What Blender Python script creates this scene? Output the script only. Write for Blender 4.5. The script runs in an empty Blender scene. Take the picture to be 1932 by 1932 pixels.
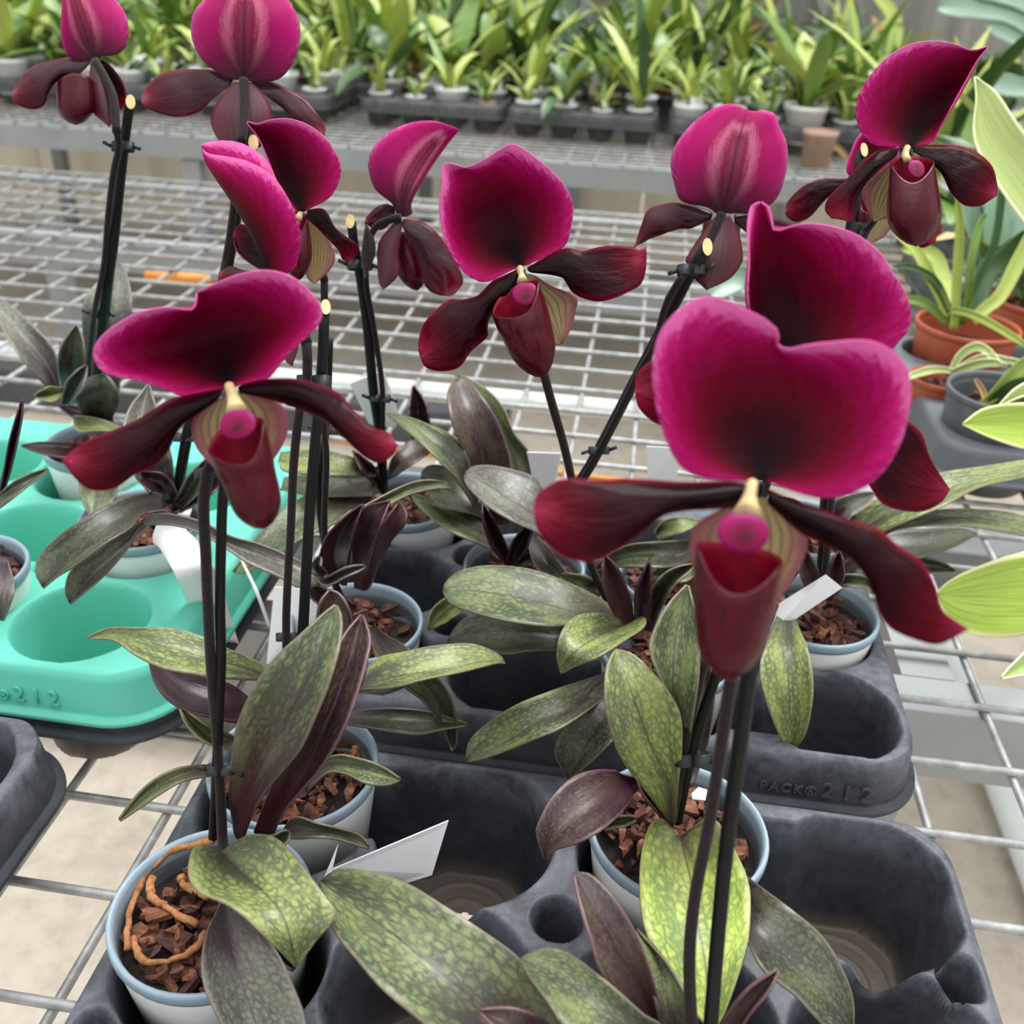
import bpy, bmesh, math, random
import numpy as np
from mathutils import Vector, Matrix
random.seed(7)
rng = np.random.default_rng(5)
SC = bpy.context.scene
COL = SC.collection
BZ = 0.75                      # height of the wire bench top above the floor
# ------------------------------------------------------------------ camera
F, CX = 1850.0, 966.0
ROLL = math.radians(2.8)
CAM = np.array([0.0, 0.0, BZ + 0.47])
_c, _s = math.cos(ROLL), math.sin(ROLL)
def _unroll(u, v): return np.array([u*_c + v*_s, -u*_s + v*_c, 1.0])
_v = _unroll((1265-CX)/F, (-102-CX)/F)
PITCH = math.atan2(-_v[1], 1.0)
_cp, _sp = math.cos(PITCH), math.sin(PITCH)
def _tilt(r): return np.array([r[0], r[2]*_cp - r[1]*_sp, -r[1]*_cp - r[2]*_sp])
_d = _tilt(_v); YAW = math.atan2(_d[0], _d[1])
_cy, _sy = math.cos(YAW), math.sin(YAW)
def _yaw(r): return np.array([r[0]*_cy - r[1]*_sy, r[0]*_sy + r[1]*_cy, r[2]])
def ray(x, y): return _yaw(_tilt(_unroll((x-CX)/F, (y-CX)/F)))
def PD(x, y, d): return CAM + ray(x, y)*d            # point at a distance along the view axis
def PZ(x, y, z):                                      # point at a height above the bench
    r = ray(x, y); return CAM + r*((z - 0.47)/r[2])
FWD = ray(CX, CX)
RIGHT = _yaw(_tilt(_unroll(1, 0) - _unroll(0, 0)))
DOWN = _yaw(_tilt(_unroll(0, 1) - _unroll(0, 0)))
cam_d = bpy.data.cameras.new('camera'); cam = bpy.data.objects.new('camera', cam_d); COL.objects.link(cam)
cam.matrix_world = Matrix(((RIGHT[0], -DOWN[0], -FWD[0], CAM[0]), (RIGHT[1], -DOWN[1], -FWD[1], CAM[1]),
                           (RIGHT[2], -DOWN[2], -FWD[2], CAM[2]), (0, 0, 0, 1)))
cam_d.sensor_width = 36; cam_d.lens = F/1932*36; cam_d.clip_start = 0.02; cam_d.clip_end = 60
cam_d.dof.use_dof = True; cam_d.dof.focus_distance = 0.47; cam_d.dof.aperture_fstop = 11
SC.camera = cam

# ------------------------------------------------------------------ materials
def srgb(r, g, b):
    f = lambda c: (c/255/12.92) if c <= 10 else ((c/255 + 0.055)/1.055)**2.4
    return (f(r), f(g), f(b), 1)
class NB:
    def __init__(s, name):
        s.m = bpy.data.materials.new(name); s.m.use_nodes = True
        s.nt = s.m.node_tree; s.b = s.nt.nodes['Principled BSDF']
    def n(s, t, **kw):
        nd = s.nt.nodes.new('ShaderNode' + t)
        for k, v in kw.items():
            if k.startswith('_'): setattr(nd, k[1:], v)
            else: s.put(nd.inputs[k.replace('__', ' ')], v)
        return nd
    def put(s, sock, v):
        if hasattr(v, 'is_output'): s.nt.links.new(v, sock)
        else: sock.default_value = v
    def math(s, op, a, b=0.5, c=None, clamp=False):
        nd = s.nt.nodes.new('ShaderNodeMath'); nd.operation = op; nd.use_clamp = clamp
        s.put(nd.inputs[0], a); s.put(nd.inputs[1], b)
        if c is not None: s.put(nd.inputs[2], c)
        return nd.outputs[0]
    def ramp(s, fac, stops, interp='LINEAR'):
        nd = s.nt.nodes.new('ShaderNodeValToRGB'); nd.color_ramp.interpolation = interp
        el = nd.color_ramp.elements
        while len(el) < len(stops): el.new(0.5)
        for e, (p, c) in zip(el, stops): e.position = p; e.color = c
        s.put(nd.inputs[0], fac); return nd.outputs[0]
    def mix(s, fac, a, b, mode='MIX'):
        nd = s.nt.nodes.new('ShaderNodeMix'); nd.data_type = 'RGBA'; nd.blend_type = mode
        s.put(nd.inputs[0], fac); s.put(nd.inputs[6], a); s.put(nd.inputs[7], b); return nd.outputs[2]
    def noise(s, vec, scale, detail=2, rough=0.5, dist=0):
        nd = s.n('TexNoise', Scale=scale, Detail=detail, Roughness=rough, Distortion=dist)
        if vec is not None: s.put(nd.inputs['Vector'], vec)
        return nd.outputs['Fac']
    def bump(s, h, strength=0.3, dist=0.002):
        nd = s.n('Bump', Strength=strength, Distance=dist); s.put(nd.inputs['Height'], h)
        s.put(s.b.inputs['Normal'], nd.outputs[0])
    def set(s, **kw):
        for k, v in kw.items(): s.put(s.b.inputs[k.replace('__', ' ')], v)
        return s.m
    def obj(s): return s.n('TexCoord').outputs['Object']
    def scaled(s, vec, sc):
        nd = s.n('Mapping'); s.put(nd.inputs['Vector'], vec); nd.inputs['Scale'].default_value = sc; return nd.outputs[0]
    def uv(s):
        u = s.n('UVMap'); sp = s.n('SeparateXYZ'); s.put(sp.inputs[0], u.outputs[0]); return u.outputs[0], sp.outputs[0], sp.outputs[1]
def plain(name, col, rough=0.5, spec=0.5, metal=0.0, var=0.0, scale=30, **kw):
    b = NB(name); c = col
    if var:
        f = b.noise(b.obj(), scale, 4)
        d = tuple(x*(1-var) for x in col[:3]) + (1,); l = tuple(min(1, x*(1+var)) for x in col[:3]) + (1,)
        c = b.ramp(f, [(0.3, d), (0.7, l)])
    b.set(Base__Color=c, Roughness=rough, Metallic=metal, **{'Specular__IOR__Level': spec}, **kw)
    return b.m
def sepal_mat(name, stops, streak, rough=0.55, mid=None, sheen=0.04, back=False):
    b = NB(name); uv, u, v = b.uv()
    a = b.math('ABSOLUTE', b.math('MULTIPLY_ADD', u, 2, -1))
    e = b.math('POWER', b.math('ADD', b.math('POWER', b.math('MULTIPLY', a, 0.93), 2.4), b.math('POWER', b.math('MULTIPLY', v, 0.8), 2.4)), 1/2.4)
    ang = b.math('DIVIDE', b.math('SUBTRACT', u, 0.5), b.math('ADD', v, 0.25))
    cv = b.n('CombineXYZ', X=b.math('MULTIPLY', ang, 26), Y=b.math('MULTIPLY', v, 2.2))
    st = b.noise(cv.outputs[0], 1.6, 4, 0.6)
    gr = b.noise(uv, 34, 3, 0.6)
    if back: e = b.math('MAXIMUM', b.math('MULTIPLY', a, 0.97), b.math('POWER', v, 6))
    t = b.math('ADD', e, b.math('MULTIPLY_ADD', st, streak, -streak*0.5))
    t = b.math('ADD', t, b.math('MULTIPLY_ADD', gr, 0.14, -0.07))
    col = b.ramp(t, stops)
    if back: col = b.mix(b.ramp(b.math('ADD', v, b.math('MULTIPLY', st, .3)), [(0.2, (1, 1, 1, 1)), (0.62, (0, 0, 0, 1))]), col, srgb(54, 30, 40))
    if mid is not None:
        k = b.ramp(a, [(0.0, (1,)*4), (0.035, (0.4,)*3+(1,)), (0.07, (0, 0, 0, 1))])
        col = b.mix(b.math('MULTIPLY', k, 0.7), col, mid)
    b.set(Base__Color=col, Roughness=rough, **{'Sheen__Weight': sheen, 'Sheen__Roughness': 0.4, 'Specular__IOR__Level': 0.06})
    b.set(Sheen__Tint=(1.0, 0.55, 0.8, 1))
    b.bump(st, 0.25, 0.0006)
    return b.m
M = {}
M['sepal_face'] = sepal_mat('sepal_magenta_face', [(0.0, srgb(6, 0, 2)), (0.16, srgb(16, 0, 4)), (0.4, srgb(46, 0, 8)), (0.63, srgb(92, 0, 28)), (0.82, srgb(136, 1, 66)), (0.93, srgb(166, 22, 100)), (0.99, srgb(196, 88, 148))], 0.2)
M['sepal_back'] = sepal_mat('sepal_mauve_back', [(0.0, srgb(120, 50, 74)), (0.16, srgb(108, 20, 52)), (0.3, srgb(164, 84, 112)), (0.46, srgb(136, 10, 76)), (0.8, srgb(150, 8, 86)), (0.92, srgb(166, 30, 106)), (0.99, srgb(190, 90, 142))], 0.26, mid=srgb(40, 12, 22), back=True)
def petal_mat(name, stops, rough, coat):
    b = NB(name); uv, u, v = b.uv()
    a = b.math('ABSOLUTE', b.math('MULTIPLY_ADD', u, 2, -1))
    e = b.math('MAXIMUM', b.math('MULTIPLY', b.math('POWER', a, 3), 0.9), b.math('POWER', v, 2.0))
    cv = b.n('CombineXYZ', X=b.math('MULTIPLY', u, 30), Y=b.math('MULTIPLY', v, 2))
    st = b.noise(cv.outputs[0], 1.0, 3)
    t = b.math('ADD', e, b.math('MULTIPLY_ADD', st, 0.24, -0.12))
    b.set(Base__Color=b.ramp(t, stops), Roughness=rough, **{'Coat__Weight': coat, 'Coat__Roughness': 0.08, 'Specular__IOR__Level': 0.03})
    h = b.math('ADD', b.math('MULTIPLY', st, .5), b.math('MULTIPLY', b.noise(uv, 5, 2), 2.0))
    b.bump(h, 0.5, 0.003)
    return b.m
M['petal_face'] = petal_mat('petal_maroon_face', [(0.0, srgb(12, 0, 2)), (0.45, srgb(40, 0, 7)), (0.75, srgb(84, 1, 20)), (1.0, srgb(132, 30, 58))], 0.4, 0.1)
M['petal_back'] = petal_mat('petal_mauve_back', [(0.0, srgb(44, 20, 28)), (0.5, srgb(62, 16, 28)), (0.8, srgb(88, 8, 30)), (1.0, srgb(140, 60, 84))], 0.36, 0.3)
def stripe_mat(name, ca, cb, edge):
    b = NB(name); uv, u, v = b.uv()
    a = b.math('ABSOLUTE', b.math('MULTIPLY_ADD', u, 2, -1))
    w = b.math('SINE', b.math('MULTIPLY', u, 62))
    k = b.ramp(w, [(0.35, (0, 0, 0, 1)), (0.85, (1, 1, 1, 1))])
    n = b.noise(uv, 6, 3)
    col = b.mix(b.math('MULTIPLY', k, 0.6), ca, cb)
    col = b.mix(b.ramp(b.math('ADD', a, b.math('MULTIPLY_ADD', n, 0.5, -0.25)), [(0.45, (0, 0, 0, 1)), (0.95, (1, 1, 1, 1))]), col, edge)
    b.set(Base__Color=col, Roughness=0.5); return b.m
M['syn_face'] = stripe_mat('synsepal_green_striped', srgb(152, 136, 88), srgb(90, 22, 36), srgb(136, 66, 78))
M['syn_back'] = stripe_mat('synsepal_maroon_back', srgb(74, 22, 36), srgb(40, 12, 20), srgb(90, 8, 34))
b = NB('pouch_maroon'); uv, u, v = b.uv()
st = b.noise(b.scaled(uv, (26, 5, 1)), 1, 4, 0.6, 0.4)
b.set(Base__Color=b.ramp(st, [(0.25, srgb(48, 1, 12)), (0.75, srgb(80, 4, 24))]), Roughness=0.34, **{'Specular__IOR__Level': 0.08}), b.set(Roughness=0.34, **{'Coat__Weight': 0.22, 'Coat__Roughness': 0.14})
b.bump(st, 0.35, 0.0012); M['pouch'] = b.m
M['pouch_in'] = plain('pouch_crimson_lining', srgb(110, 2, 28), 0.5, .1, var=0.3, scale=200)
b = NB('staminode_magenta'); uv, u, v = b.uv()
dd = b.n('VectorMath', _operation='DISTANCE'); b.put(dd.inputs[0], uv); dd.inputs[1].default_value = (.5, .36, 0)
b.set(Base__Color=b.ramp(b.math('ADD', dd.outputs['Value'], b.math('MULTIPLY_ADD', b.noise(uv, 9, 3), .16, -.08)), [(0.04, srgb(60, 0, 20)), (0.24, srgb(108, 2, 50)), (0.4, srgb(122, 4, 72)), (0.55, srgb(134, 12, 86))]), Roughness=0.4, **{'Specular__IOR__Level': .12}); M['staminode'] = b.m
M['column'] = plain('column_cream', srgb(192, 170, 122), 0.5, var=0.3, scale=160)
b = NB('stem_dark_purple'); f = b.noise(b.obj(), 420, 4, 0.7)
b.set(Base__Color=b.ramp(f, [(0.3, srgb(20, 10, 13)), (0.8, srgb(42, 24, 29))]), Roughness=0.7, **{'Sheen__Weight': 0.12, 'Specular__IOR__Level': .2}); b.bump(f, 0.6, 0.0006); M['stem'] = b.m
M['stake'] = plain('stake_black_plastic', srgb(20, 19, 20), 0.5, .25, var=0.2, scale=90)
M['cut'] = plain('stake_cut_wood', srgb(236, 206, 150), 0.8, var=0.15, scale=300)
M['clip'] = plain('clip_grey_black', srgb(34, 37, 40), 0.45, .3)
def leaf_mat(name, light, dark, base, edge, amount=1.0, rough=0.42, purple_to=0.35, lift=0.5):
    b = NB(name); uv, u, v = b.uv()
    oi = b.n('ObjectInfo'); ofs = b.n('VectorMath', _operation='ADD'); b.put(ofs.inputs[0], uv)
    sc = b.n('VectorMath', _operation='SCALE'); b.put(sc.inputs[0], oi.outputs['Location']); sc.inputs['Scale'].default_value = 7.0
    b.put(ofs.inputs[1], sc.outputs[0])
    a = b.math('ABSOLUTE', b.math('MULTIPLY_ADD', u, 2, -1))
    vec = b.scaled(ofs.outputs[0], (12, 22, 1))
    wob = b.n('TexNoise', Scale=1.2, Detail=3); b.put(wob.inputs['Vector'], vec)
    vv = b.n('VectorMath', _operation='ADD'); b.put(vv.inputs[0], vec); b.put(vv.inputs[1], wob.outputs['Color'])
    vo = b.n('TexVoronoi', _feature='DISTANCE_TO_EDGE', Scale=1.0); b.put(vo.inputs['Vector'], vv.outputs[0])
    n2 = b.noise(b.scaled(ofs.outputs[0], (4, 3, 1)), 1, 3)
    n3 = b.noise(b.scaled(ofs.outputs[0], (38, 24, 1)), 1, 3)
    k = b.math('ADD', b.math('MULTIPLY', vo.outputs['Distance'], 1.15), b.math('MULTIPLY_ADD', n2, 1.3, -0.62))
    k = b.math('ADD', k, b.math('MULTIPLY_ADD', n3, 0.5, -0.25))
    col = b.mix(b.ramp(k, [(lift-0.72, (0, 0, 0, 1)), (lift-0.05, (1, 1, 1, 1))]), dark, light)
    pv = b.math('ADD', v, b.math('MULTIPLY_ADD', n2, 0.3, -0.15))
    pv = b.math('ADD', pv, b.math('MULTIPLY', a, 0.16))
    col = b.mix(b.math('MULTIPLY', b.ramp(pv, [(purple_to*0.35, (1, 1, 1, 1)), (purple_to+0.25, (0, 0, 0, 1))]), amount), col, base)
    mid = b.ramp(a, [(0.0, (1, 1, 1, 1)), (0.05, (0, 0, 0, 1))])
    col = b.mix(b.math('MULTIPLY', mid, 0.75), col, base)
    rim = b.ramp(a, [(0.94, (0, 0, 0, 1)), (0.985, (1, 1, 1, 1))])
    col = b.mix(b.math('MULTIPLY', rim, 0.6), col, edge)
    b.set(Base__Color=col, Roughness=rough, **{'Coat__Weight': 0.2, 'Coat__Roughness': 0.3, 'Specular__IOR__Level': 0.5})
    b.bump(b.math('ADD', n2, b.math('MULTIPLY', n3, 0.35)), 0.35, 0.0018)
    return b.m
PUR = srgb(52, 22, 34)
M['lf_lime'] = leaf_mat('leaf_lime_mottled', srgb(172, 190, 84), srgb(108, 130, 62), srgb(60, 38, 44), srgb(160, 150, 104), 0.9, purple_to=0.2)
M['lf_bright'] = leaf_mat('leaf_bright_mottled', srgb(144, 156, 88), srgb(82, 94, 60), srgb(54, 38, 42), srgb(140, 126, 100), 0.85, purple_to=0.16)
M['lf_green'] = leaf_mat('leaf_green_mottled', srgb(122, 134, 86), srgb(66, 76, 58), srgb(58, 34, 44), srgb(132, 116, 98), 0.9, purple_to=0.34)
M['lf_two'] = leaf_mat('leaf_green_over_purple', srgb(130, 142, 94), srgb(74, 84, 66), srgb(58, 22, 38), srgb(136, 118, 104), 0.95, purple_to=0.62)
M['lf_dark'] = leaf_mat('leaf_dark_mottled', srgb(88, 94, 66), srgb(44, 48, 40), srgb(42, 28, 32), srgb(120, 104, 86), 0.9, purple_to=0.35, rough=0.36)
M['lf_grey'] = leaf_mat('leaf_grey_sheen', srgb(124, 126, 108), srgb(80, 78, 76), srgb(60, 40, 50), srgb(132, 118, 114), 0.9, purple_to=0.35)
M['lf_purple'] = leaf_mat('leaf_purple_mottled', srgb(92, 80, 64), srgb(58, 38, 44), srgb(54, 14, 30), srgb(128, 92, 102), 1.0, purple_to=0.45, rough=0.36)
M['lf_maroon'] = leaf_mat('leaf_maroon_young', srgb(58, 30, 38), srgb(42, 20, 28), srgb(40, 10, 20), srgb(84, 46, 58), 1.0, purple_to=0.5, rough=0.34)
M['lf_under'] = plain('leaf_purple_underside', srgb(70, 40, 48), 0.5, var=0.3, scale=60)
def varieg(name, ca, cb, edge, width=0.86):
    b = NB(name); uv, u, v = b.uv()
    a = b.math('ABSOLUTE', b.math('MULTIPLY_ADD', u, 2, -1))
    st = b.noise(b.scaled(uv, (34, 1.6, 1)), 1, 3, 0.6)
    col = b.ramp(st, [(0.3, ca), (0.7, cb)])
    k = b.math('ADD', a, b.math('MULTIPLY_ADD', st, 0.16, -0.08))
    col = b.mix(b.ramp(k, [(width, (0, 0, 0, 1)), (width+0.07, (1, 1, 1, 1))]), col, edge)
    b.set(Base__Color=col, Roughness=0.38, **{'Coat__Weight': 0.15}); b.bump(st, 0.4, 0.001); return b.m
M['var'] = varieg('leaf_variegated_lime', srgb(120, 158, 40), srgb(186, 208, 84), srgb(236, 236, 176))
M['var_pale'] = varieg('leaf_variegated_pale', srgb(146, 172, 92), srgb(190, 204, 130), srgb(240, 240, 200))
M['g_lime'] = varieg('strap_leaf_lime', srgb(140, 164, 60), srgb(196, 208, 112), srgb(160, 170, 80), 2)
M['g_mid'] = varieg('strap_leaf_green', srgb(82, 120, 46), srgb(134, 166, 76), srgb(120, 140, 66), 2)
M['g_deep'] = varieg('strap_leaf_deep_green', srgb(40, 72, 36), srgb(78, 112, 60), srgb(70, 100, 60), 2)
M['g_blue'] = varieg('broad_leaf_blue_green', srgb(104, 140, 116), srgb(150, 176, 154), srgb(120, 150, 130), 2)
M['g_yel'] = varieg('strap_leaf_yellow', srgb(186, 166, 40), srgb(206, 196, 96), srgb(190, 170, 60), 2)
M['g_dry'] = plain('dry_leaf_straw', srgb(206, 172, 124), 0.8, var=0.25, scale=40)
M['rim'] = plain('pot_rim_blue_grey', srgb(142, 162, 176), 0.42, var=0.06, scale=60)
b = NB('pot_white_plastic'); f = b.noise(b.obj(), 60, 4)
b.set(Base__Color=b.ramp(f, [(0.3, srgb(232, 235, 234)), (0.7, srgb(246, 248, 247))]), Roughness=0.4); M['pot'] = b.m
b = NB('bark_brown'); f = b.noise(b.scaled(b.obj(), (90, 240, 240)), 1, 4, 0.65)
b.set(Base__Color=b.ramp(f, [(0.25, srgb(24, 13, 12)), (0.5, srgb(76, 42, 34)), (0.8, srgb(142, 88, 60))]), Roughness=0.8); b.bump(f, 0.7, 0.002); M['bark'] = b.m
b = NB('bark_pale_brown'); f = b.noise(b.scaled(b.obj(), (90, 240, 240)), 1, 4, 0.65)
b.set(Base__Color=b.ramp(f, [(0.25, srgb(50, 28, 20)), (0.5, srgb(118, 70, 48)), (0.8, srgb(188, 136, 94))]), Roughness=0.8); b.bump(f, 0.7, 0.002); M['bark2'] = b.m
M['soil'] = plain('potting_soil_black', srgb(36, 26, 22), 0.95, var=0.6, scale=220)
b = NB('root_orange_brown'); f = b.noise(b.obj(), 260, 4, 0.7)
b.set(Base__Color=b.ramp(f, [(0.25, srgb(104, 58, 34)), (0.75, srgb(204, 144, 92))]), Roughness=0.85); b.bump(f, 0.8, 0.001); M['root'] = b.m
def tray_mat(name, base, dust, amount, rough=0.5):
    b = NB(name); o = b.obj(); geo = b.n('NewGeometry')
    n1 = b.noise(o, 26, 6, 0.65, 0.4); n2 = b.noise(o, 150, 4, 0.7)
    sp = b.n('SeparateXYZ'); b.put(sp.inputs[0], o)
    hi = b.ramp(sp.outputs[2], [(0.055, (.3, .3, .3, 1)), (0.074, (1, 1, 1, 1))])
    low = b.ramp(sp.outputs[2], [(0.004, (1, 1, 1, 1)), (0.016, (0, 0, 0, 1))])
    k = b.math('ADD', b.math('MULTIPLY', n1, 0.75), b.math('MULTIPLY', n2, 0.35))
    col = b.mix(b.math('MULTIPLY', b.math('MULTIPLY', b.ramp(k, [(0.42, (.1, .1, .1, 1)), (0.74, (1, 1, 1, 1))]), hi), amount), base, dust)
    col = b.mix(b.math('MULTIPLY', low, 0.7*(1 if amount > .45 else 0)), col, srgb(112, 98, 86))
    b.set(Base__Color=col, Roughness=b.math('MULTIPLY_ADD', n1, 0.3, rough-0.15), **{'Specular__IOR__Level': 0.35})
    b.bump(n2, 0.12, 0.001); return b.m
M['tray'] = tray_mat('tray_black_plastic', srgb(38, 40, 47), srgb(136, 141, 153), 0.62)
M['tray_far'] = tray_mat('tray_dusty_black_plastic', srgb(58, 60, 62), srgb(140, 142, 142), 0.6)
M['tray_grey'] = tray_mat('tray_grey_plastic', srgb(96, 102, 108), srgb(142, 148, 154), 0.6)
M['teal'] = tray_mat('tray_mint_plastic', srgb(98, 198, 176), srgb(118, 210, 192), 0.3, 0.45)
b = NB('galvanised_wire'); f = b.noise(b.obj(), 70, 4, 0.6)
b.set(Base__Color=b.ramp(f, [(0.25, srgb(122, 123, 124)), (0.75, srgb(190, 192, 192))]), Roughness=0.5, Metallic=0.35); M['wire'] = b.m
M['steel'] = plain('painted_steel_grey', srgb(150, 154, 156), 0.45, var=0.08, scale=12, metal=0.2)
M['pipe'] = plain('white_pipe', srgb(222, 230, 228), 0.35)
M['tag'] = plain('white_card', srgb(250, 251, 253), 0.55)
M['letter'] = plain('raised_black_plastic', srgb(62, 64, 70), .5)
M['letter_mint'] = plain('raised_mint_plastic', srgb(86, 196, 174), .5)
M['terra'] = plain('terracotta_plastic', srgb(176, 88, 58), 0.5, var=0.12, scale=30)
M['terra2'] = plain('pale_terracotta', srgb(188, 156, 136), 0.7, var=0.12, scale=30)
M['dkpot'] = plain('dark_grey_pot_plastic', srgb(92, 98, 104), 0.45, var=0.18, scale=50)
M['orange'] = plain('orange_plastic', srgb(226, 150, 66), 0.5)
M['board'] = plain('grey_board', srgb(120, 124, 126), 0.7, var=0.2, scale=8)
M['dboard'] = plain('dark_grey_board', srgb(84, 86, 88), 0.7, var=0.2, scale=8)
b = NB('concrete_floor'); o = b.obj(); n1 = b.noise(o, 2.2, 5, 0.6); n2 = b.noise(o, 26, 6, 0.7)
k = b.math('ADD', b.math('MULTIPLY', n1, 0.5), b.math('MULTIPLY', n2, 0.5))
b.set(Base__Color=b.ramp(k, [(0.3, srgb(150, 141, 128)), (0.5, srgb(182, 172, 158)), (0.7, srgb(202, 192, 178))]), Roughness=0.9); b.bump(n2, 0.3, 0.004); M['floor'] = b.m
b = NB('fluted_polycarbonate'); o = b.obj(); n1 = b.noise(b.scaled(o, (14, 14, 0.5)), 1, 4, 0.65)
b.set(Base__Color=b.ramp(n1, [(0.25, srgb(150, 152, 148)), (0.5, srgb(184, 186, 182)), (0.75, srgb(212, 214, 210))]), Roughness=0.45); M['poly'] = b.m
b = NB('cream_wall_panel'); o = b.obj(); n1 = b.noise(b.scaled(o, (9, 9, 0.6)), 1, 4)
b.set(Base__Color=b.ramp(n1, [(0.25, srgb(196, 186, 164)), (0.75, srgb(228, 220, 202))]), Roughness=0.7); M['panel'] = b.m

# ------------------------------------------------------------------ object helpers
ROOTLOC = {}
def tag(o, label=None, cat=None, group=None, kind=None):
    if label:
        o['label'] = label
        if len(label.split()) > 16: print('LONG', len(label.split()), label)
    if cat: o['category'] = cat
    if group: o['group'] = group
    if kind: o['kind'] = kind
    return o
def empty(name, loc, label, cat, group=None):
    o = bpy.data.objects.new(name, None); COL.objects.link(o); o.location = loc; o.empty_display_size = 0.02
    ROOTLOC[o] = np.array(loc, float); return tag(o, label, cat, group)
def mesh(name, V, Fc, mats, parent=None, uvs=None, smooth=True, midx=None, origin=None):
    """one mesh object from world-space vertices"""
    V = np.asarray(V, float)
    base = ROOTLOC[parent] if parent is not None else (np.array(origin, float) if origin is not None else V.mean(0))
    off = V.mean(0) - base if parent is not None else np.zeros(3)
    me = bpy.data.meshes.new(name)
    me.from_pydata((V - base - off).tolist(), [], [tuple(int(i) for i in f) for f in Fc])
    if not isinstance(mats, (list, tuple)): mats = [mats]
    for m in mats: me.materials.append(M[m] if isinstance(m, str) else m)
    if uvs is not None:
        l = me.uv_layers.new(name='UVMap'); uvs = np.asarray(uvs, float)
        idx = np.empty(len(me.loops), int); me.loops.foreach_get('vertex_index', idx)
        l.data.foreach_set('uv', uvs[idx].ravel())
    if smooth: me.polygons.foreach_set('use_smooth', [True]*len(me.polygons))
    if midx is not None: me.polygons.foreach_set('material_index', midx)
    me.update()
    o = bpy.data.objects.new(name, me); COL.objects.link(o)
    o.location = base if parent is None else off
    if parent is not None: o.parent = parent
    ROOTLOC[o] = base + off
    return o
def pts(s): return np.array([[float(a) for a in p.split(',')] for p in s.split()])
def catmull(P, n, closed=False):
    P = np.asarray(P, float)
    if len(P) == 2: return P[0] + (P[1]-P[0])*np.linspace(0, 1, n)[:, None]
    Q = np.vstack([2*P[0]-P[1], P, 2*P[-1]-P[-2]])
    out = []
    for i in range(len(P)-1):
        p0, p1, p2, p3 = Q[i:i+4]
        t = np.linspace(0, 1, 14, endpoint=False)[:, None]
        out.append(0.5*((2*p1) + (-p0+p2)*t + (2*p0-5*p1+4*p2-p3)*t**2 + (-p0+3*p1-3*p2+p3)*t**3))
    out = np.vstack(out + [P[-1:]])
    d = np.r_[0, np.cumsum(np.linalg.norm(np.diff(out[:, :min(3, out.shape[1])], axis=0), axis=1))]
    s = np.linspace(0, d[-1], n)
    return np.column_stack([np.interp(s, d, out[:, k]) for k in range(out.shape[1])])
def samp(v, n):
    v = np.atleast_1d(np.asarray(v, float))
    if len(v) == 1: return np.full(n, v[0])
    return catmull(np.column_stack([np.linspace(0, 1, len(v))*100, v]), 60)[:, 1][np.linspace(0, 59, n).astype(int)] if len(v) > 2 else np.linspace(v[0], v[1], n)
def grid_faces(nr, nc):
    return [(i*nc+j, i*nc+j+1, (i+1)*nc+j+1, (i+1)*nc+j) for i in range(nr-1) for j in range(nc-1)]
def sheet(name, L, Mi, R, mats, parent, thick=0.0006, n=30, k=7, round_=0.0, normal=None):
    """thin curved surface through a left edge, a midrib and a right edge (n x 3 world points each)"""
    L, Mi, R = (np.asarray(a) for a in (L, Mi, R)); n = len(L)
    rows, uv = [], []
    ws = np.linspace(-1, 1, 2*k-1)
    for i in range(n):
        for w in ws:
            # quadratic through L, M, R
            p = L[i]*(w*(w-1)/2) + Mi[i]*(1-w*w) + R[i]*(w*(w+1)/2)
            q = (L[i] if w < 0 else R[i])*abs(w) + Mi[i]*(1-abs(w))
            p = p*(1-round_) + q*round_
            rows.append(p); uv.append(((w+1)/2, i/(n-1)))
    V = np.array(rows); nc = len(ws); Fc = grid_faces(n, nc)
    c = (n//2)*nc + nc//2
    a, bb, cc, dd = (V[q] for q in Fc[(n//2)*(nc-1) + nc//2])
    nv = np.cross(cc-a, dd-bb)
    want = normal if normal is not None else CAM - V[c]
    if np.dot(nv, want) < 0: Fc = [f[::-1] for f in Fc]
    o = mesh(name, V, Fc, mats, parent, uv)
    s = o.modifiers.new('thickness', 'SOLIDIFY'); s.thickness = thick; s.offset = -1; s.use_even_offset = False
    if len(mats) > 1: s.material_offset = 1; s.material_offset_rim = 0
    return o
def blade(name, L, Mi, R, mats, parent, depth, dm=(0,), dl=(0,), dr=(0,), n=30, thick=0.0006, k=7, normal=None, ruf=0.0):
    """petal: three outline strings of pixels, depth along the view axis + offsets in mm"""
    tr = lambda s, dz: [PD(x, y, depth + z/1000) for (x, y), z in zip(catmull(pts(s), n), dz)]
    wv = ruf*np.sin(np.linspace(0, 15, n))
    return sheet(name, tr(L, samp(dl, n)+wv), tr(Mi, samp(dm, n)), tr(R, samp(dr, n)-wv), mats, parent, thick, k=k, normal=normal)
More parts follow.
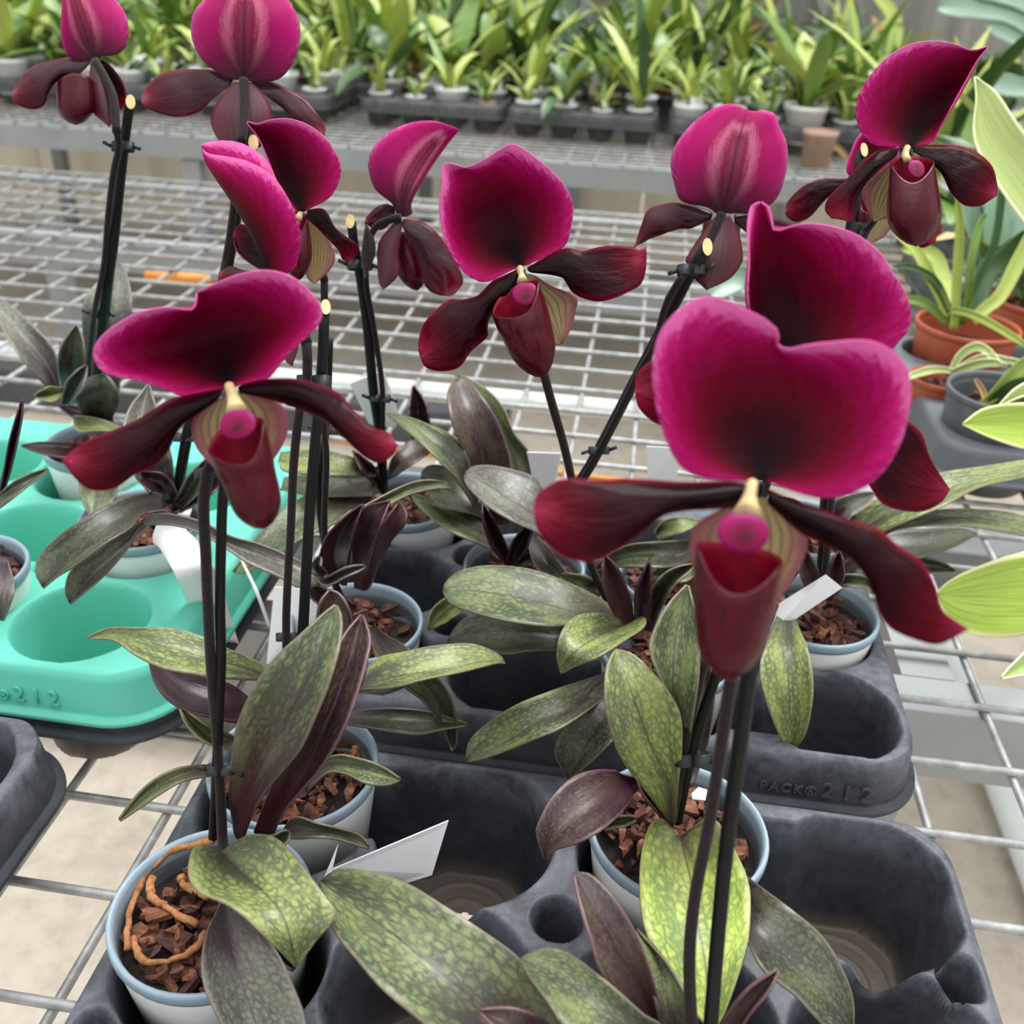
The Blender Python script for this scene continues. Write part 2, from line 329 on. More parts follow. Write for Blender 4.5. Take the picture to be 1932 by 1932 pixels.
def leaf(parent, mid, wl, wr, z, mat, fold=0.006, n=26, thick=0.0011, under='lf_under', name='leaf', up=None):
    """leaf: midrib pixels base->tip, half widths in pixels, heights above the bench"""
    m = catmull(pts(mid), n); t = np.gradient(m, axis=0); t /= np.linalg.norm(t, axis=1)[:, None]+1e-9
    nn = np.column_stack([t[:, 1], -t[:, 0]])          # left of the direction of travel on screen
    s = np.linspace(0, 1, n)
    prof = lambda w: np.interp(s, np.linspace(0, 1, len(w)), w)
    sm = lambda w: np.convolve(np.pad(prof(w), 2, 'edge'), [.1, .2, .4, .2, .1], 'valid')
    end = np.sqrt(np.clip((1-s)/0.16, 0, 1)) * np.where(s > 0.84, 1, 1)
    a, c = sm(wl)*end, sm(wr)*end
    zz = samp(z, n)
    f = 1.5*np.asarray(fold if isinstance(fold, (list, tuple)) else (fold, fold))
    env = np.sin(np.pi*np.clip(s, 0.05, 1))**0.6
    Mi = [PZ(*p, h) for p, h in zip(m, zz)]
    L = [PZ(*(p+q*w), h+f[0]*e) for p, q, w, h, e in zip(m, nn, a, zz, env)]
    R = [PZ(*(p-q*w), h+f[1]*e) for p, q, w, h, e in zip(m, nn, c, zz, env)]
    return sheet(name, L, Mi, R, [mat, under], parent, thick, round_=0.45, normal=up if up is not None else np.array([0, -0.4, 1.0]))
def leafo(parent, L, Mi, R, z, mat, fold=0.006, n=30, thick=0.0011, under='lf_under', name='leaf'):
    """leaf from a traced left edge, midrib and right edge (pixels base->tip) and midrib heights"""
    s = np.linspace(0, 1, n); zz = samp(z, n); env = np.sin(np.pi*np.clip(s, 0.03, 1))**0.7
    f = 1.6*np.asarray(fold if isinstance(fold, (list, tuple)) else (fold, fold))
    tr = lambda st, h: [PZ(*p, q) for p, q in zip(catmull(pts(st), n), h)]
    return sheet(name, tr(L, zz+f[0]*env), tr(Mi, zz), tr(R, zz+f[1]*env), [mat, under], parent, thick, round_=0.45, normal=np.array([0, -0.4, 1.0]))
def tube_v(P, r, seg=10, cap=True):
    P = np.asarray(P, float); n = len(P); r = samp(r, n) if np.size(r) > 1 else np.full(n, float(np.ravel(r)[0]))
    T = np.gradient(P, axis=0); T /= np.linalg.norm(T, axis=1)[:, None]
    u = np.cross(T[0], [0.3, 0.9, 0.1]); u /= np.linalg.norm(u); V = []
    for i in range(n):
        u = u - T[i]*np.dot(u, T[i]); u /= np.linalg.norm(u); w = np.cross(T[i], u)
        for a in np.linspace(0, 2*math.pi, seg, endpoint=False): V.append(P[i] + r[i]*(math.cos(a)*u + math.sin(a)*w))
    Fc = [(i*seg+j, i*seg+(j+1) % seg, (i+1)*seg+(j+1) % seg, (i+1)*seg+j) for i in range(n-1) for j in range(seg)]
    if cap: Fc += [tuple(range(seg))[::-1], tuple(range((n-1)*seg, n*seg))]
    return V, Fc
def tube(name, P, r, mat, parent=None, seg=10):
    V, Fc = tube_v(P, r, seg); return mesh(name, V, Fc, mat, parent)
def ptube(name, s, d, r, mat, parent, n=24, seg=10):
    """tube through pixels with interpolated depth"""
    p = catmull(pts(s), n); return tube(name, [PD(x, y, z) for (x, y), z in zip(p, samp(d, n))], r, mat, parent, seg)
def lathe_v(prof, c, seg=48):
    V = []; n = len(prof)
    for r, z in prof:
        for a in np.linspace(0, 2*math.pi, seg, endpoint=False): V.append((c[0]+r*math.cos(a), c[1]+r*math.sin(a), c[2]+z))
    Fc = [(i*seg+j, i*seg+(j+1) % seg, (i+1)*seg+(j+1) % seg, (i+1)*seg+j) for i in range(n-1) for j in range(seg)]
    return V, Fc
def box_v(a, b):
    (x0, y0, z0), (x1, y1, z1) = a, b
    V = [(x0,y0,z0),(x1,y0,z0),(x1,y1,z0),(x0,y1,z0),(x0,y0,z1),(x1,y0,z1),(x1,y1,z1),(x0,y1,z1)]
    return V, [(3,2,1,0),(4,5,6,7),(0,1,5,4),(1,2,6,5),(2,3,7,6),(3,0,4,7)]
def join(parts):
    V, Fc = [], []
    for v, f in parts:
        o = len(V); V += [tuple(p) for p in v]; Fc += [tuple(i+o for i in q) for q in f]
    return V, Fc
# ------------------------------------------------------------------ setting
def struct(name, V, Fc, mat, smooth=False):
    o = mesh(name, V, Fc, mat, None, smooth=smooth); o['kind'] = 'structure'; return o
struct('floor', [(-7, -1.5, 0), (5, -1.5, 0), (5, 6.2, 0), (-7, 6.2, 0), (-7, -1.5, -.1), (5, -1.5, -.1), (5, 6.2, -.1), (-7, 6.2, -.1)],
       [(0,1,2,3), (7,6,5,4), (0,4,5,1), (1,5,6,2), (2,6,7,3), (3,7,4,0)], 'floor')
WY = 4.75
xs = np.arange(-7, 5.001, 0.02); V = []
for x in xs:
    y = WY + 0.012*math.sin(x*2*math.pi/0.16)
    V += [(x, y, 0.5), (x, y, 3.4), (x, y+.03, 0.5), (x, y+.03, 3.4)]
Fc = []
for i in range(len(xs)-1):
    a, c = 4*i, 4*i+4
    Fc += [(a, c, c+1, a+1), (a+2, a+3, c+3, c+2), (a+1, c+1, c+3, a+3), (a, a+2, c+2, c)]
struct('wall_back', V, Fc, 'poly', True)
V, Fc = join([box_v((x, WY-.02, 0), (x+.995, WY+.03, .5)) for x in np.arange(-7, 5, 1.0)])
struct('wall_back_lower', V, Fc, 'panel')
V, Fc = join([box_v((x, WY-.08, 0), (x+.05, WY-.03, 3.4)) for x in (-5.2, -3.6, -2.0, -.35, .62, 2.2, 3.8)])
struct('trim_1', V, Fc, 'steel')
V, Fc = box_v((-7, WY-.1, .46), (5, WY-.03, .52)); struct('trim_2', V, Fc, 'steel')

# ------------------------------------------------------------------ benches
def bench(label, x0, x1, y0, y1, xphase, yphase, sx, sy, beams, dbeams, legs, rail, z=BZ, pipes=()):
    r = empty('wire_bench', ((x0+x1)/2, (y0+y1)/2, 0), label, 'plant bench')
    P = []
    y = yphase
    while y > y0+sy: y -= sy
    while y < y1:
        P.append(tube_v([(x0, y, z-.0026), ((x0+x1)/2, y, z-.0026), (x1, y, z-.0026)], .0029, 7)); y += sy
    x = xphase
    while x > x0+sx: x -= sx
    while x < x1:
        P.append(tube_v([(x, y0, z-.0077), (x, (y0+y1)/2, z-.0077), (x, y1, z-.0077)], .0029, 7)); x += sx
    V, Fc = join(P); mesh('wire_mesh', V, Fc, 'wire', r)
    for (a, bb) in beams: V, Fc = box_v(a, bb); mesh('beam', V, Fc, 'steel', r, smooth=False)
    for (a, bb) in legs: V, Fc = box_v(a, bb); mesh('leg', V, Fc, 'steel', r, smooth=False)
    for (a, bb) in rail: V, Fc = box_v(a, bb); mesh('rail', V, Fc, 'steel', r, smooth=False)
    for (a, bb, rad) in pipes: tube('support_pipe', [a, (np.array(a)+np.array(bb))/2, bb], rad, 'pipe', r)
    return r
zb = BZ-.0105
bench('grey wire-mesh plant bench under the orchid trays', -2.3, 1.5, -.1, 2.03, -.252, .334, .0677, .0650,
      [((-2.3, .59, zb-.062), (1.5, .632, zb)), ((-2.3, 1.58, zb-.05), (1.5, 1.62, zb)), ((.238, .633, zb-.05), (.278, 1.58, zb)), ((-1.24, .633, zb-.05), (-1.2, 1.58, zb)), ((.238, 1.621, zb-.05), (.278, 2.0, zb))],
      [], [((.24, .66, 0), (.28, .70, zb-.052)), ((-1.24, .66, 0), (-1.2, .70, zb-.052)), ((.24, 1.9, 0), (.28, 1.94, zb-.052)), ((-1.24, 1.9, 0), (-1.2, 1.94, zb-.052))],
      [((-2.3, 2.0, zb-.012), (1.5, 2.03, zb))], pipes=[((-2.3, 1.115, zb-.014), (1.5, 1.115, zb-.014), .012)])
bench('grey wire-mesh bench with square rail across the aisle, full of young plants', -4.2, 2.4, 2.55, 4.35, -.2, 2.6, .07, .05,
      [((-4.2, 3.4, zb-.05), (2.4, 3.45, zb))], [], [((x, 2.56, 0), (x+.05, 2.61, zb-.06)) for x in (-2.6, -1.22, .2, 1.6)] + [((x, 4.2, 0), (x+.05, 4.25, zb)) for x in (-2.6, -.95, .6)],
      [((-4.2, 2.55, zb-.055), (2.4, 2.6, zb))])
# things stored on the floor under the bench
for k, (x0, x1, y0, y1, h, m, lb) in enumerate([
    (-2.3, -.2, 1.18, 1.3, .1, 'dboard', 'dark grey timber lying on the floor under the wire bench, nearest of the boards'),
    (-2.6, -.5, 1.72, 1.86, .14, 'board', 'light grey plank on the floor under the far half of the bench'),
    (-3.0, -.3, 2.35, 2.47, .12, 'dboard', 'dark plank on the floor below the far edge of the bench'),
    (-.1, 1.4, 1.9, 2.02, .12, 'board', 'grey plank on the floor under the right half of the bench')]):
    V, Fc = box_v((x0, y0, .0), (x1, y1, h)); o = mesh('wooden_plank', V, Fc, m, smooth=False); tag(o, lb, 'plank', 'planks under the bench')
for nm, a, bb, mat, r, lb, ct in [
    ('floor_pipe', (.70, 1.0, .03), (.70, 1.75, .03), 'pipe', .028, 'pale painted pipe with rust lying on the concrete at the right edge', 'pipe'),
    ('orange_rod', (-.33, .955, BZ-.022), (.05, .918, BZ-.022), 'orange', .004, 'thin orange rod under the mesh behind the leaves in the middle', 'rod'),
    ('orange_stick', (-.775, 1.452, BZ-.022), (-.672, 1.468, BZ-.022), 'orange', .009, 'short orange plastic piece under the mesh left of the middle', 'stick')]:
    tag(tube(nm, [a, (np.array(a)+np.array(bb))/2, bb], r, mat), lb, ct)

# ------------------------------------------------------------------ trays
def tray_mesh(name, cups, chans, pits, mat, size=(.4, .31), H=.078, res=.0015, rc=.035, skirt=True):
    a, c = size[0]/2, size[1]/2
    nx, ny = int(size[0]/res), int(size[1]/res)
    X, Y = np.meshgrid(np.linspace(-a, a, nx), np.linspace(-c, c, ny), indexing='xy')
    qx, qy = np.abs(X)-(a-rc), np.abs(Y)-(c-rc)
    inn = (qx > 0) & (qy > 0); m = np.maximum(qx, qy); e = np.hypot(qx, qy)+1e-9
    k = np.where(inn, m/e, 1)
    X = np.where(inn, np.sign(X)*((a-rc)+qx*k), X); Y = np.where(inn, np.sign(Y)*((c-rc)+qy*k), Y)
    sd = np.full(X.shape, 1.0)
    for (x, y, r) in cups: sd = np.minimum(sd, np.hypot(X-x, Y-y)-r)
    for (x0, y0, x1, y1, r) in chans:
        d = np.array([x1-x0, y1-y0]); t = np.clip(((X-x0)*d[0]+(Y-y0)*d[1])/(d@d), 0, 1)
        sd = np.minimum(sd, np.hypot(X-x0-t*d[0], Y-y0-t*d[1])-r)
    ed0 = np.minimum(a-np.abs(X), c-np.abs(Y)); sd = np.maximum(sd, .0055-ed0)
    t = np.clip((.0012-sd)/.0115, 0, 1); t = np.where(t < .2, t*t*2.5, .1+(t-.2)*1.125)
    floor = np.full(X.shape, .004)
    rr = np.full(X.shape, 1.0)
    for (x, y, r) in cups: rr = np.minimum(rr, np.hypot(X-x, Y-y)/r*.045)
    floor = floor + .0012*((rr > .014) & (rr < .017)) + .0012*((rr > .025) & (rr < .0275))
    Z = H - (H-floor)*t
    for (x, y, r, dp) in pits:
        s = np.clip((r-np.hypot(X-x, Y-y))/.006, 0, 1); Z = np.minimum(Z, H-dp*(s*s*(3-2*s))*np.clip((ed0-.004)/.004, 0, 1))
    ed = np.minimum(a-np.abs(X), c-np.abs(Y)); Z = np.where(sd > 0, Z - .003*np.clip(1-ed/.006, 0, 1)**2, Z)
    V = np.column_stack([X.ravel(), Y.ravel(), Z.ravel()])
    idx = np.arange(nx*ny).reshape(ny, nx)
    Q = np.stack([idx[:-1, :-1], idx[:-1, 1:], idx[1:, 1:], idx[1:, :-1]], -1).reshape(-1, 4)
    keep = rr.ravel()[Q].min(1) > .0075
    Fc = Q[keep].tolist(); V = V.tolist()
    loop = list(idx[0, :]) + list(idx[1:, -1]) + list(idx[-1, -2::-1]) + list(idx[-2:0:-1, 0])
    if skirt:
        prev = loop
        for (o, z) in [(.0015, H-.008), (.004, H-.0295), (.0045, H-.031), (.0085, H-.0315), (.009, H-.0345), (.0065, H-.035)]:
            cur = []
            for i in loop:
                x, y, _ = V[i]; 
                dx, dy = (max(abs(x)-(a-rc), 0)*np.sign(x), max(abs(y)-(c-rc), 0)*np.sign(y)); l = math.hypot(dx, dy)+1e-9
                cur.append(len(V)); V.append([x+dx/l*o, y+dy/l*o, z])
            for i in range(len(loop)):
                j = (i+1) % len(loop); Fc.append((prev[i], cur[i], cur[j], prev[j]))
            prev = cur
    me = bpy.data.meshes.new(name); me.from_pydata(V, [], [tuple(int(q) for q in f) for f in Fc]); me.materials.append(M[mat])
    me.polygons.foreach_set('use_smooth', [True]*len(me.polygons)); me.update(); return me
def tray(me, loc, label, name='plant_tray', group=None, solid=True):
    o = bpy.data.objects.new(name, me); COL.objects.link(o); o.location = loc; ROOTLOC[o] = np.array(loc, float)
    if solid:
        s = o.modifiers.new('thickness', 'SOLIDIFY'); s.thickness = .0011; s.offset = -1
    return tag(o, label, 'plant tray', group)
def lettering(parent, loc, size, mat, text='PACK\u00ae 2\u00b712', tilt=80):
    cu = bpy.data.curves.new('embossed_lettering', 'FONT'); cu.body = text; cu.size = size; cu.extrude = .0005; cu.bevel_depth = .0002
    cu.space_character = 1.25 if text != '212' else 1.5; cu.materials.append(M[mat])
    tmp = bpy.data.objects.new('lettering_curve', cu); COL.objects.link(tmp)
    dg = bpy.context.evaluated_depsgraph_get(); dg.update(); me = bpy.data.meshes.new_from_object(tmp.evaluated_get(dg))
    bpy.data.objects.remove(tmp); bpy.data.curves.remove(cu)
    o = bpy.data.objects.new('embossed_lettering', me); COL.objects.link(o); o.parent = parent
    o.location = np.array(loc) - ROOTLOC[parent]; o.rotation_euler = (math.radians(tilt), 0, 0)
    o['label'] = 'raised lettering on the tray front'; return o
T1 = (-.005, .255)
def loc_(c, lst): return [(x-c[0], y-c[1]) + tuple(r) for x, y, *r in lst]
def chn(c, lst): return [(a-c[0], bb-c[1], d-c[0], e-c[1], r) for a, bb, d, e, r in lst]
c1 = loc_(T1, [(x, y, .046) for y in (.36, .268, .176) for x in (-.155, -.058, .05, .15)])
h1 = chn(T1, [(-.155, .372, -.058, .372, .024), (.05, .372, .15, .372, .024), (-.155, .19, -.058, .16, .02), (.05, .176, .15, .176, .02)])
p1 = loc_(T1, [(.187, .315, .013, .03), (.187, .222, .013, .03), (-.196, .222, .013, .03), (-.196, .315, .012, .03), (-.004, .314, .013, .03), (-.004, .222, .013, .03)])
SQ = .956
def sq(*lists): return [[tuple(q*SQ if k < 2 or (len(r) == 5 and k < 4) else q for k, q in enumerate(r)) for r in l] for l in lists]
c1, h1, p1 = sq(c1, h1, p1); T1 = (T1[0]*SQ, T1[1]*SQ)
t1 = tray(tray_mesh('black_tray_front', c1, h1, p1, 'tray', (.392, .298), res=.0011), (*T1, BZ), 'empty-celled black plastic pot tray in the foreground, nearest the camera', group=None)
T2 = (-.002, .607)
c2 = loc_(T2, [(x, .494, .041) for x in (-.15, -.05, .05, .15)] + [(x, .58, .041) for x in (-.15, -.052, .048, .148)] + [(x, .668, .041) for x in (-.15, -.05, .05, .15)])
p2 = loc_(T2, [(-.1, .538, .014, .04), (-.1, .625, .016, .04), (0, .538, .014, .04), (.1, .538, .014, .04), (.1, .625, .014, .04), (0, .625, .014, .04)])
h2 = chn(T2, [(-.05, .494, .05, .494, .02), (.05, .49, .15, .49, .022)])
c2, h2, p2 = sq(c2, h2, p2); T2 = (T2[0]*SQ, T2[1]*SQ)
t2 = tray(tray_mesh('black_tray_second', c2, h2, p2, 'tray', (.384, .298), res=.0012), (*T2, BZ), 'black plastic pot tray in the second row behind the nearest tray')
for tx, xx, ss in (('PACK\u00ae', .102, .0085), ('212', .1365, .0145)): lettering(t2, (xx, T2[1]-.149-.0046, BZ+.0525), ss, 'letter', tx, 85)
T3 = (-.458, .572); SQ = .982
c3 = loc_(T3, [(x, y, .041) for y in (.463, .553, .643) for x in (-.325, -.415, -.505, -.595)])
h3 = chn(T3, [(-.415, .463, -.505, .463, .016)])
c3, h3 = sq(c3, h3); T3 = (T3[0]*SQ, T3[1]*SQ)
me3 = tray_mesh('mint_tray', c3, h3, loc_(T3, [(-.37, .508, .013, .03), (-.37, .6, .013, .03), (-.46, .508, .013, .03)]), 'teal', (.396, .306))
t3 = tray(me3, (*T3, BZ+.014), 'mint green plastic pot tray stacked on a black one at left')
for tx, xx, ss in (('PACK\u00ae', -.374, .0085), ('212', -.339, .0145)): lettering(t3, (xx, T3[1]-.153-.0046, BZ+.014+.0525), ss, 'letter_mint', tx, 85)
me3b = me3.copy(); me3b.materials[0] = M['tray']
tray(me3b, (*T3, BZ), 'black plastic pot tray underneath the mint green one')
T4 = (-.512, .243)
c4 = loc_(T4, [(x, y, .045) for y in (.35, .258, .166) for x in (-.362, -.46, -.56, -.66)])
SQ = .956; (c4,) = sq(c4); T4 = (T4[0]*SQ, T4[1]*SQ)
tray(tray_mesh('black_tray_corner', c4, [], [], 'tray', (.392, .298)), (*T4, BZ), 'scuffed black plastic tray cut off by the left edge of the picture')
T5 = (.525, 1.075)
c5 = loc_(T5, [(x, y, .046) for y in (.972, 1.075, 1.19) for x in (.378, .478, .58, .67)])
tray(tray_mesh('grey_tray', c5, [], [], 'tray_grey', (.41, .33), H=.06), (*T5, BZ), 'dusty grey pot tray under the terracotta and dark pots at right')

# ------------------------------------------------------------------ pots
def chip_v(c, s, rnd):
    n = 6; ang = np.sort(rnd.uniform(0, 2*math.pi, n)); asp = rnd.uniform(.35, .7)
    top = np.column_stack([np.cos(ang)*s*rnd.uniform(.7, 1.1, n), np.sin(ang)*s*asp*rnd.uniform(.7, 1.1, n), np.full(n, s*.22) + rnd.uniform(-.08, .08, n)*s])
    bot = top*np.array([.9, .9, 0]) + np.array([0, 0, -s*.2])
    P = np.vstack([top, bot]); q = Matrix.Rotation(rnd.uniform(0, 6.28), 3, 'Z') @ Matrix.Rotation(rnd.normal(0, .5), 3, 'X') @ Matrix.Rotation(rnd.normal(0, .4), 3, 'Y')
    P = P @ np.array(q).T + c
    Fc = [tuple(range(n)), tuple(range(2*n-1, n-1, -1))] + [(i, n+i, n+(i+1) % n, (i+1) % n) for i in range(n)]
    return P.tolist(), Fc
def add_bark(root, c, R, z, n, seed, size=.0085):
    rnd = np.random.default_rng(seed); A, B = [], []
    for i in range(n):
        r = (R-size*.75)*math.sqrt(rnd.uniform(0, 1)); a = rnd.uniform(0, 6.28)
        v = chip_v(np.array([c[0]+r*math.cos(a), c[1]+r*math.sin(a), z - rnd.uniform(-.002, .006)]), size*rnd.uniform(.4, 1.1), rnd)
        (A if rnd.random() < .68 else B).append(v)
    disc = lathe_v([(0.0005, -.007), (R, -.007)], (c[0], c[1], z), 32)
    (v1, f1), (v2, f2), (v3, f3) = join(A), join(B), disc
    V, Fc = join([(v1, f1), (v2, f2), (v3, f3)])
    o = mesh('bark_chips', V, Fc, ['bark', 'bark2', 'soil'], root, smooth=False, midx=[0]*len(f1)+[1]*len(f2)+[2]*len(f3))
    o['kind'] = 'stuff'; return o
def pot(label, c, zr, R, H=.088, body='pot', rim='rim', n=85, seed=1, cat='potted orchid', name='potted_orchid', bark=True, group=None, drop=.0095, cone=.74):
    z0 = BZ+zr-H
    root = empty(name, (c[0], c[1], z0), label, cat, group)
    prof = [(R*cone*.96, .001), (R*cone, 0), (R*.95, H-.014), (R*.955, H-.0115), (R*.955, H-.004), (R*.935, H-.004), (R*.91, H-.013), (R*cone*.94, .004), (0.0005, .004)]
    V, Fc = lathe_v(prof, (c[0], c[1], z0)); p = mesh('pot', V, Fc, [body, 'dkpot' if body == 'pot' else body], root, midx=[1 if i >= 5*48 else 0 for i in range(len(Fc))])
    V, Fc = lathe_v([(R*.95, H-.006), (R*.985, H-.0068), (R*1.0, H-.005), (R*1.0, H-.0015), (R*.985, H), (R*.95, H), (R*.925, H-.003), (R*.922, H-.010)], (c[0], c[1], z0))
    mesh('pot_rim', V, Fc, rim, p)
    if bark: add_bark(root, c, R*.905, BZ+zr-drop, int(n*1.6), seed)
    return root
# ------------------------------------------------------------------ flower parts
SF, SB = ['sepal_face', 'sepal_back'], ['sepal_back', 'sepal_face']
PF, PB = ['petal_face', 'petal_back'], ['petal_back', 'petal_face']
YF, YB = ['syn_face', 'syn_back'], ['syn_back', 'syn_face']
def ellipsoid(name, c, ax, mat, parent, notch=0.0, seg=20, rings=12):
    V, Fc, UV = [], [], []
    ax = [np.asarray(a) for a in ax]
    for i in range(rings+1):
        th = math.pi*i/rings
        for j in range(seg):
            ph = 2*math.pi*j/seg
            x, y, z = math.sin(th)*math.cos(ph), math.sin(th)*math.sin(ph), math.cos(th)
            k = 1 - notch*math.exp(-(x*x)/.05)*(y > 0)*abs(y)
            UV.append((x*.5+.5, y*.5+.5)); V.append(np.asarray(c) + ax[0]*x + ax[1]*y*k + ax[2]*z*(1-.35*math.exp(-(x*x+y*y)/.12)))
    for i in range(rings):
        for j in range(seg):
            Fc.append((i*seg+j, i*seg+(j+1) % seg, (i+1)*seg+(j+1) % seg, (i+1)*seg+j))
    return mesh(name, V, Fc, mat, parent, UV)
def pouch(parent, top, bot, hw, d, ear=(14, 14), dip=34, off=-12, depth=.95, face=1.0, tilt=0.0):
    """slipper-shaped lip: pixels of mouth centre and toe, half widths in pixels mouth->toe"""
    top, bot = np.array(top, float), np.array(bot, float); px = d/F
    ax = bot-top; Ln = np.linalg.norm(ax); ax /= Ln; e1 = np.array([ax[1], -ax[0]])  # e1 points left->? resolved below
    if e1[0] < 0: e1 = -e1
    n, seg = 26, 40; V, uv = [], []
    w = samp(hw, n)
    tv = np.linspace(0, 1, n)
    w = w*(1-np.clip((tv-.5)/.5, 0, 1)**2.7)**.5*(1-.05*np.clip(1-tv/.3, 0, 1))
    for i, t in enumerate(tv):
        fade = max(0, 1-t/.42)**1.6
        for j in range(seg):
            a = 2*math.pi*j/seg; cx, sy = math.cos(a), math.sin(a)       # sy<0 faces the viewer
            r = w[i]*(1+.10*fade*abs(cx))
            e = (ear[1] if cx > 0 else ear[0])*abs(cx)**2.2
            fr = max(0, -sy*face); bk = max(0, sy*face)
            sh = fade*(dip*fr**1.6 - e - .26*Ln*bk**1.5)
            p = top + ax*(t*Ln + sh) + e1*(r*cx)
            z = off/1000 + sy*w[i]*px*depth + tilt/1000*t
            V.append(PD(p[0], p[1], d+z)); uv.append((j/seg, t))
    Fc = [(i*seg+j, i*seg+(j+1) % seg, (i+1)*seg+(j+1) % seg, (i+1)*seg+j) for i in range(n-1) for j in range(seg)] + [tuple(range((n-1)*seg, n*seg))]
    # make the outside the front of the shell
    a, bb, c, dd = (V[q] for q in Fc[(n//2)*seg + int(seg*.75)])
    if np.dot(np.cross(np.array(c)-a, np.array(dd)-bb), CAM-np.array(a))*(1) < 0: Fc = [f[::-1] for f in Fc]
    o = mesh('pouch', V, Fc, ['pouch', 'pouch_in'], parent, uv)
    s = o.modifiers.new('thickness', 'SOLIDIFY'); s.thickness = .0007; s.offset = -1; s.material_offset = 1
    return o
def staminode(parent, x, y, w, h, d, off=-8, name='staminode'):
    px = d/F; c = PD(x, y, d+off/1000)
    return ellipsoid(name, c, [RIGHT*w/2*px, -(DOWN*.93-FWD*.35)*h/2*px, (FWD*.93+DOWN*.35)*w*.1*px], 'staminode', parent, notch=.12)
def column(parent, s, d, r, off=(0, -8)):
    return ptube('column', s, [d+off[0]/1000, d+off[1]/1000], [q*d/F for q in r], 'column', parent, 12, 12)
def flower(root, x, y, d, to, d1, r=(5, 6), front=True):
    """flower part: its own mesh is the ovary running from the flower heart (x,y) to pixel list `to`"""
    return ptube('flower', f'{x},{y} ' + to, [d+(.014 if front else -.004), d1], [r[0]*d/F, r[1]*d1/F], 'stem', root, 18, 12)
def clip(stk, x, y, d, r, ang=0.0, tailed=True, h=None):
    """plastic clip: a band around stem and stake with a short tail"""
    d = float(STK[stk][1][np.argmin(np.hypot(*(STK[stk][0]-np.array([x, y])).T))]) - .003
    px = d/F; c = PD(x, y, d); h = h or r*.95
    A = -DOWN; e1 = RIGHT*math.cos(ang)+A*math.sin(ang)*.0; rr = r*px*1.15
    parts = []
    for q in (-.55, .55):
        cc = c + RIGHT*rr*q
        V = []; seg = 20
        prof = [(1.0, -.5), (1.0, .5), (.8, .5), (.8, -.5), (1.0, -.5)]
        for k, z in prof:
            for j in range(seg):
                a = 2*math.pi*j/seg
                V.append(cc + RIGHT*rr*.62*k*math.cos(a) + FWD*rr*.62*k*math.sin(a) + A*h*px*z + RIGHT*0)
        parts.append((V, [(i*seg+j, i*seg+(j+1) % seg, (i+1)*seg+(j+1) % seg, (i+1)*seg+j) for i in range(4) for j in range(seg)]))
    if tailed:
        for sgn in (-1, 1):
            a = c + RIGHT*rr*1.0*sgn; bb = c + RIGHT*rr*1.9*sgn - A*rr*.35*sgn*(1 if ang >= 0 else -1) - FWD*rr*.4
            parts.append(tube_v([a, (a+bb)/2, bb], rr*.2, 6))
    V, Fc = join(parts); return mesh('clip', V, Fc, 'clip', stk)
STK = {}
def stake(root, s, d, r, cut=None):
    st = ptube('stake', s, d, [q*(d[0] if k == 0 else d[-1])/F for k, q in enumerate(r)], 'stake', root, 20, 12)
    STK[st] = (catmull(pts(s), 60), samp(d, 60))
    if cut:
        p = pts(s); x, y = p[0]; px = d[0]/F; c = PD(x, y, d[0]-.0003); rr = r[0]*px
        t = PD(*p[0], d[0])-PD(*p[1], d[1 if len(d) > 2 else -1]); t /= np.linalg.norm(t)
        nrm = t*.45 - FWD*.75 + RIGHT*cut; nrm /= np.linalg.norm(nrm)
        # a slanted cut face: short wedge ending in an oval
        u = np.cross(nrm, RIGHT); u /= np.linalg.norm(u); w = np.cross(nrm, u)
        V = [c + nrm*rr*.9 + (u*1.5*math.cos(a) + w*.95*math.sin(a))*rr for a in np.linspace(0, 2*math.pi, 20, endpoint=False)]
        V += [c - t*rr*1.6 + (u*.9*math.cos(a) + w*.9*math.sin(a))*rr for a in np.linspace(0, 2*math.pi, 20, endpoint=False)]
        Fc = [tuple(range(20)), tuple(range(39, 19, -1))] + [(j, 20+j, 20+(j+1) % 20, (j+1) % 20) for j in range(20)]
        o = mesh('stake_tip', V, Fc, ['cut', 'stake'], st, smooth=False, midx=[0]+[1]*21); o['label'] = 'pale cut end'
    return st
dep = lambda x, y, z: float(np.dot(PZ(x, y, z)-CAM, FWD)/np.dot(FWD, FWD))
def B(fl, name, L, Mi, R, mats, d, **k):
    return blade(name, L, Mi, R, mats, fl, d, **k)

# ------------------------------------------------------------------ P1: nearest pot at lower left
P1 = pot('orchid with a wide magenta flower in the nearest pot, orange roots showing on its bark', (-.156, .268), .095, .0445, seed=3, n=110)
R0 = random.Random(4)
for s, r, z in [('405,1588 340,1600 285,1635 255,1690 240,1745 238,1790', 7.5, (.098, .0885, .088)), ('287,1658 283,1690 300,1702 330,1722 372,1742', 8, (.09, .0885, .09)),
                ('253,1765 262,1805 285,1818 330,1808 362,1795 390,1760', 6.5, (.089, .0885, .09)), ('338,1655 352,1672 392,1690', 8, (.09, .09, .092))]:
    p = catmull(pts(s), 20); tube('root', [PZ(x+R0.uniform(-3, 3), y+R0.uniform(-3, 3), z_) for (x, y), z_ in zip(p, samp(z, 20))], [r*.43/F*R0.uniform(.75, 1.2) for _ in range(6)], 'root', P1, 8)
leafo(P1, '416,1605 370,1595 357,1628 359,1657 380,1682 424,1700 460,1725 507,1773 543,1809 560,1825', '420,1609 453,1646 500,1686 536,1733 560,1825',
      '424,1602 450,1583 482,1573 518,1579 543,1602 576,1642 616,1696 632,1727 594,1780 560,1825', (.112, .14, .15, .145, .125), 'lf_bright', .004)
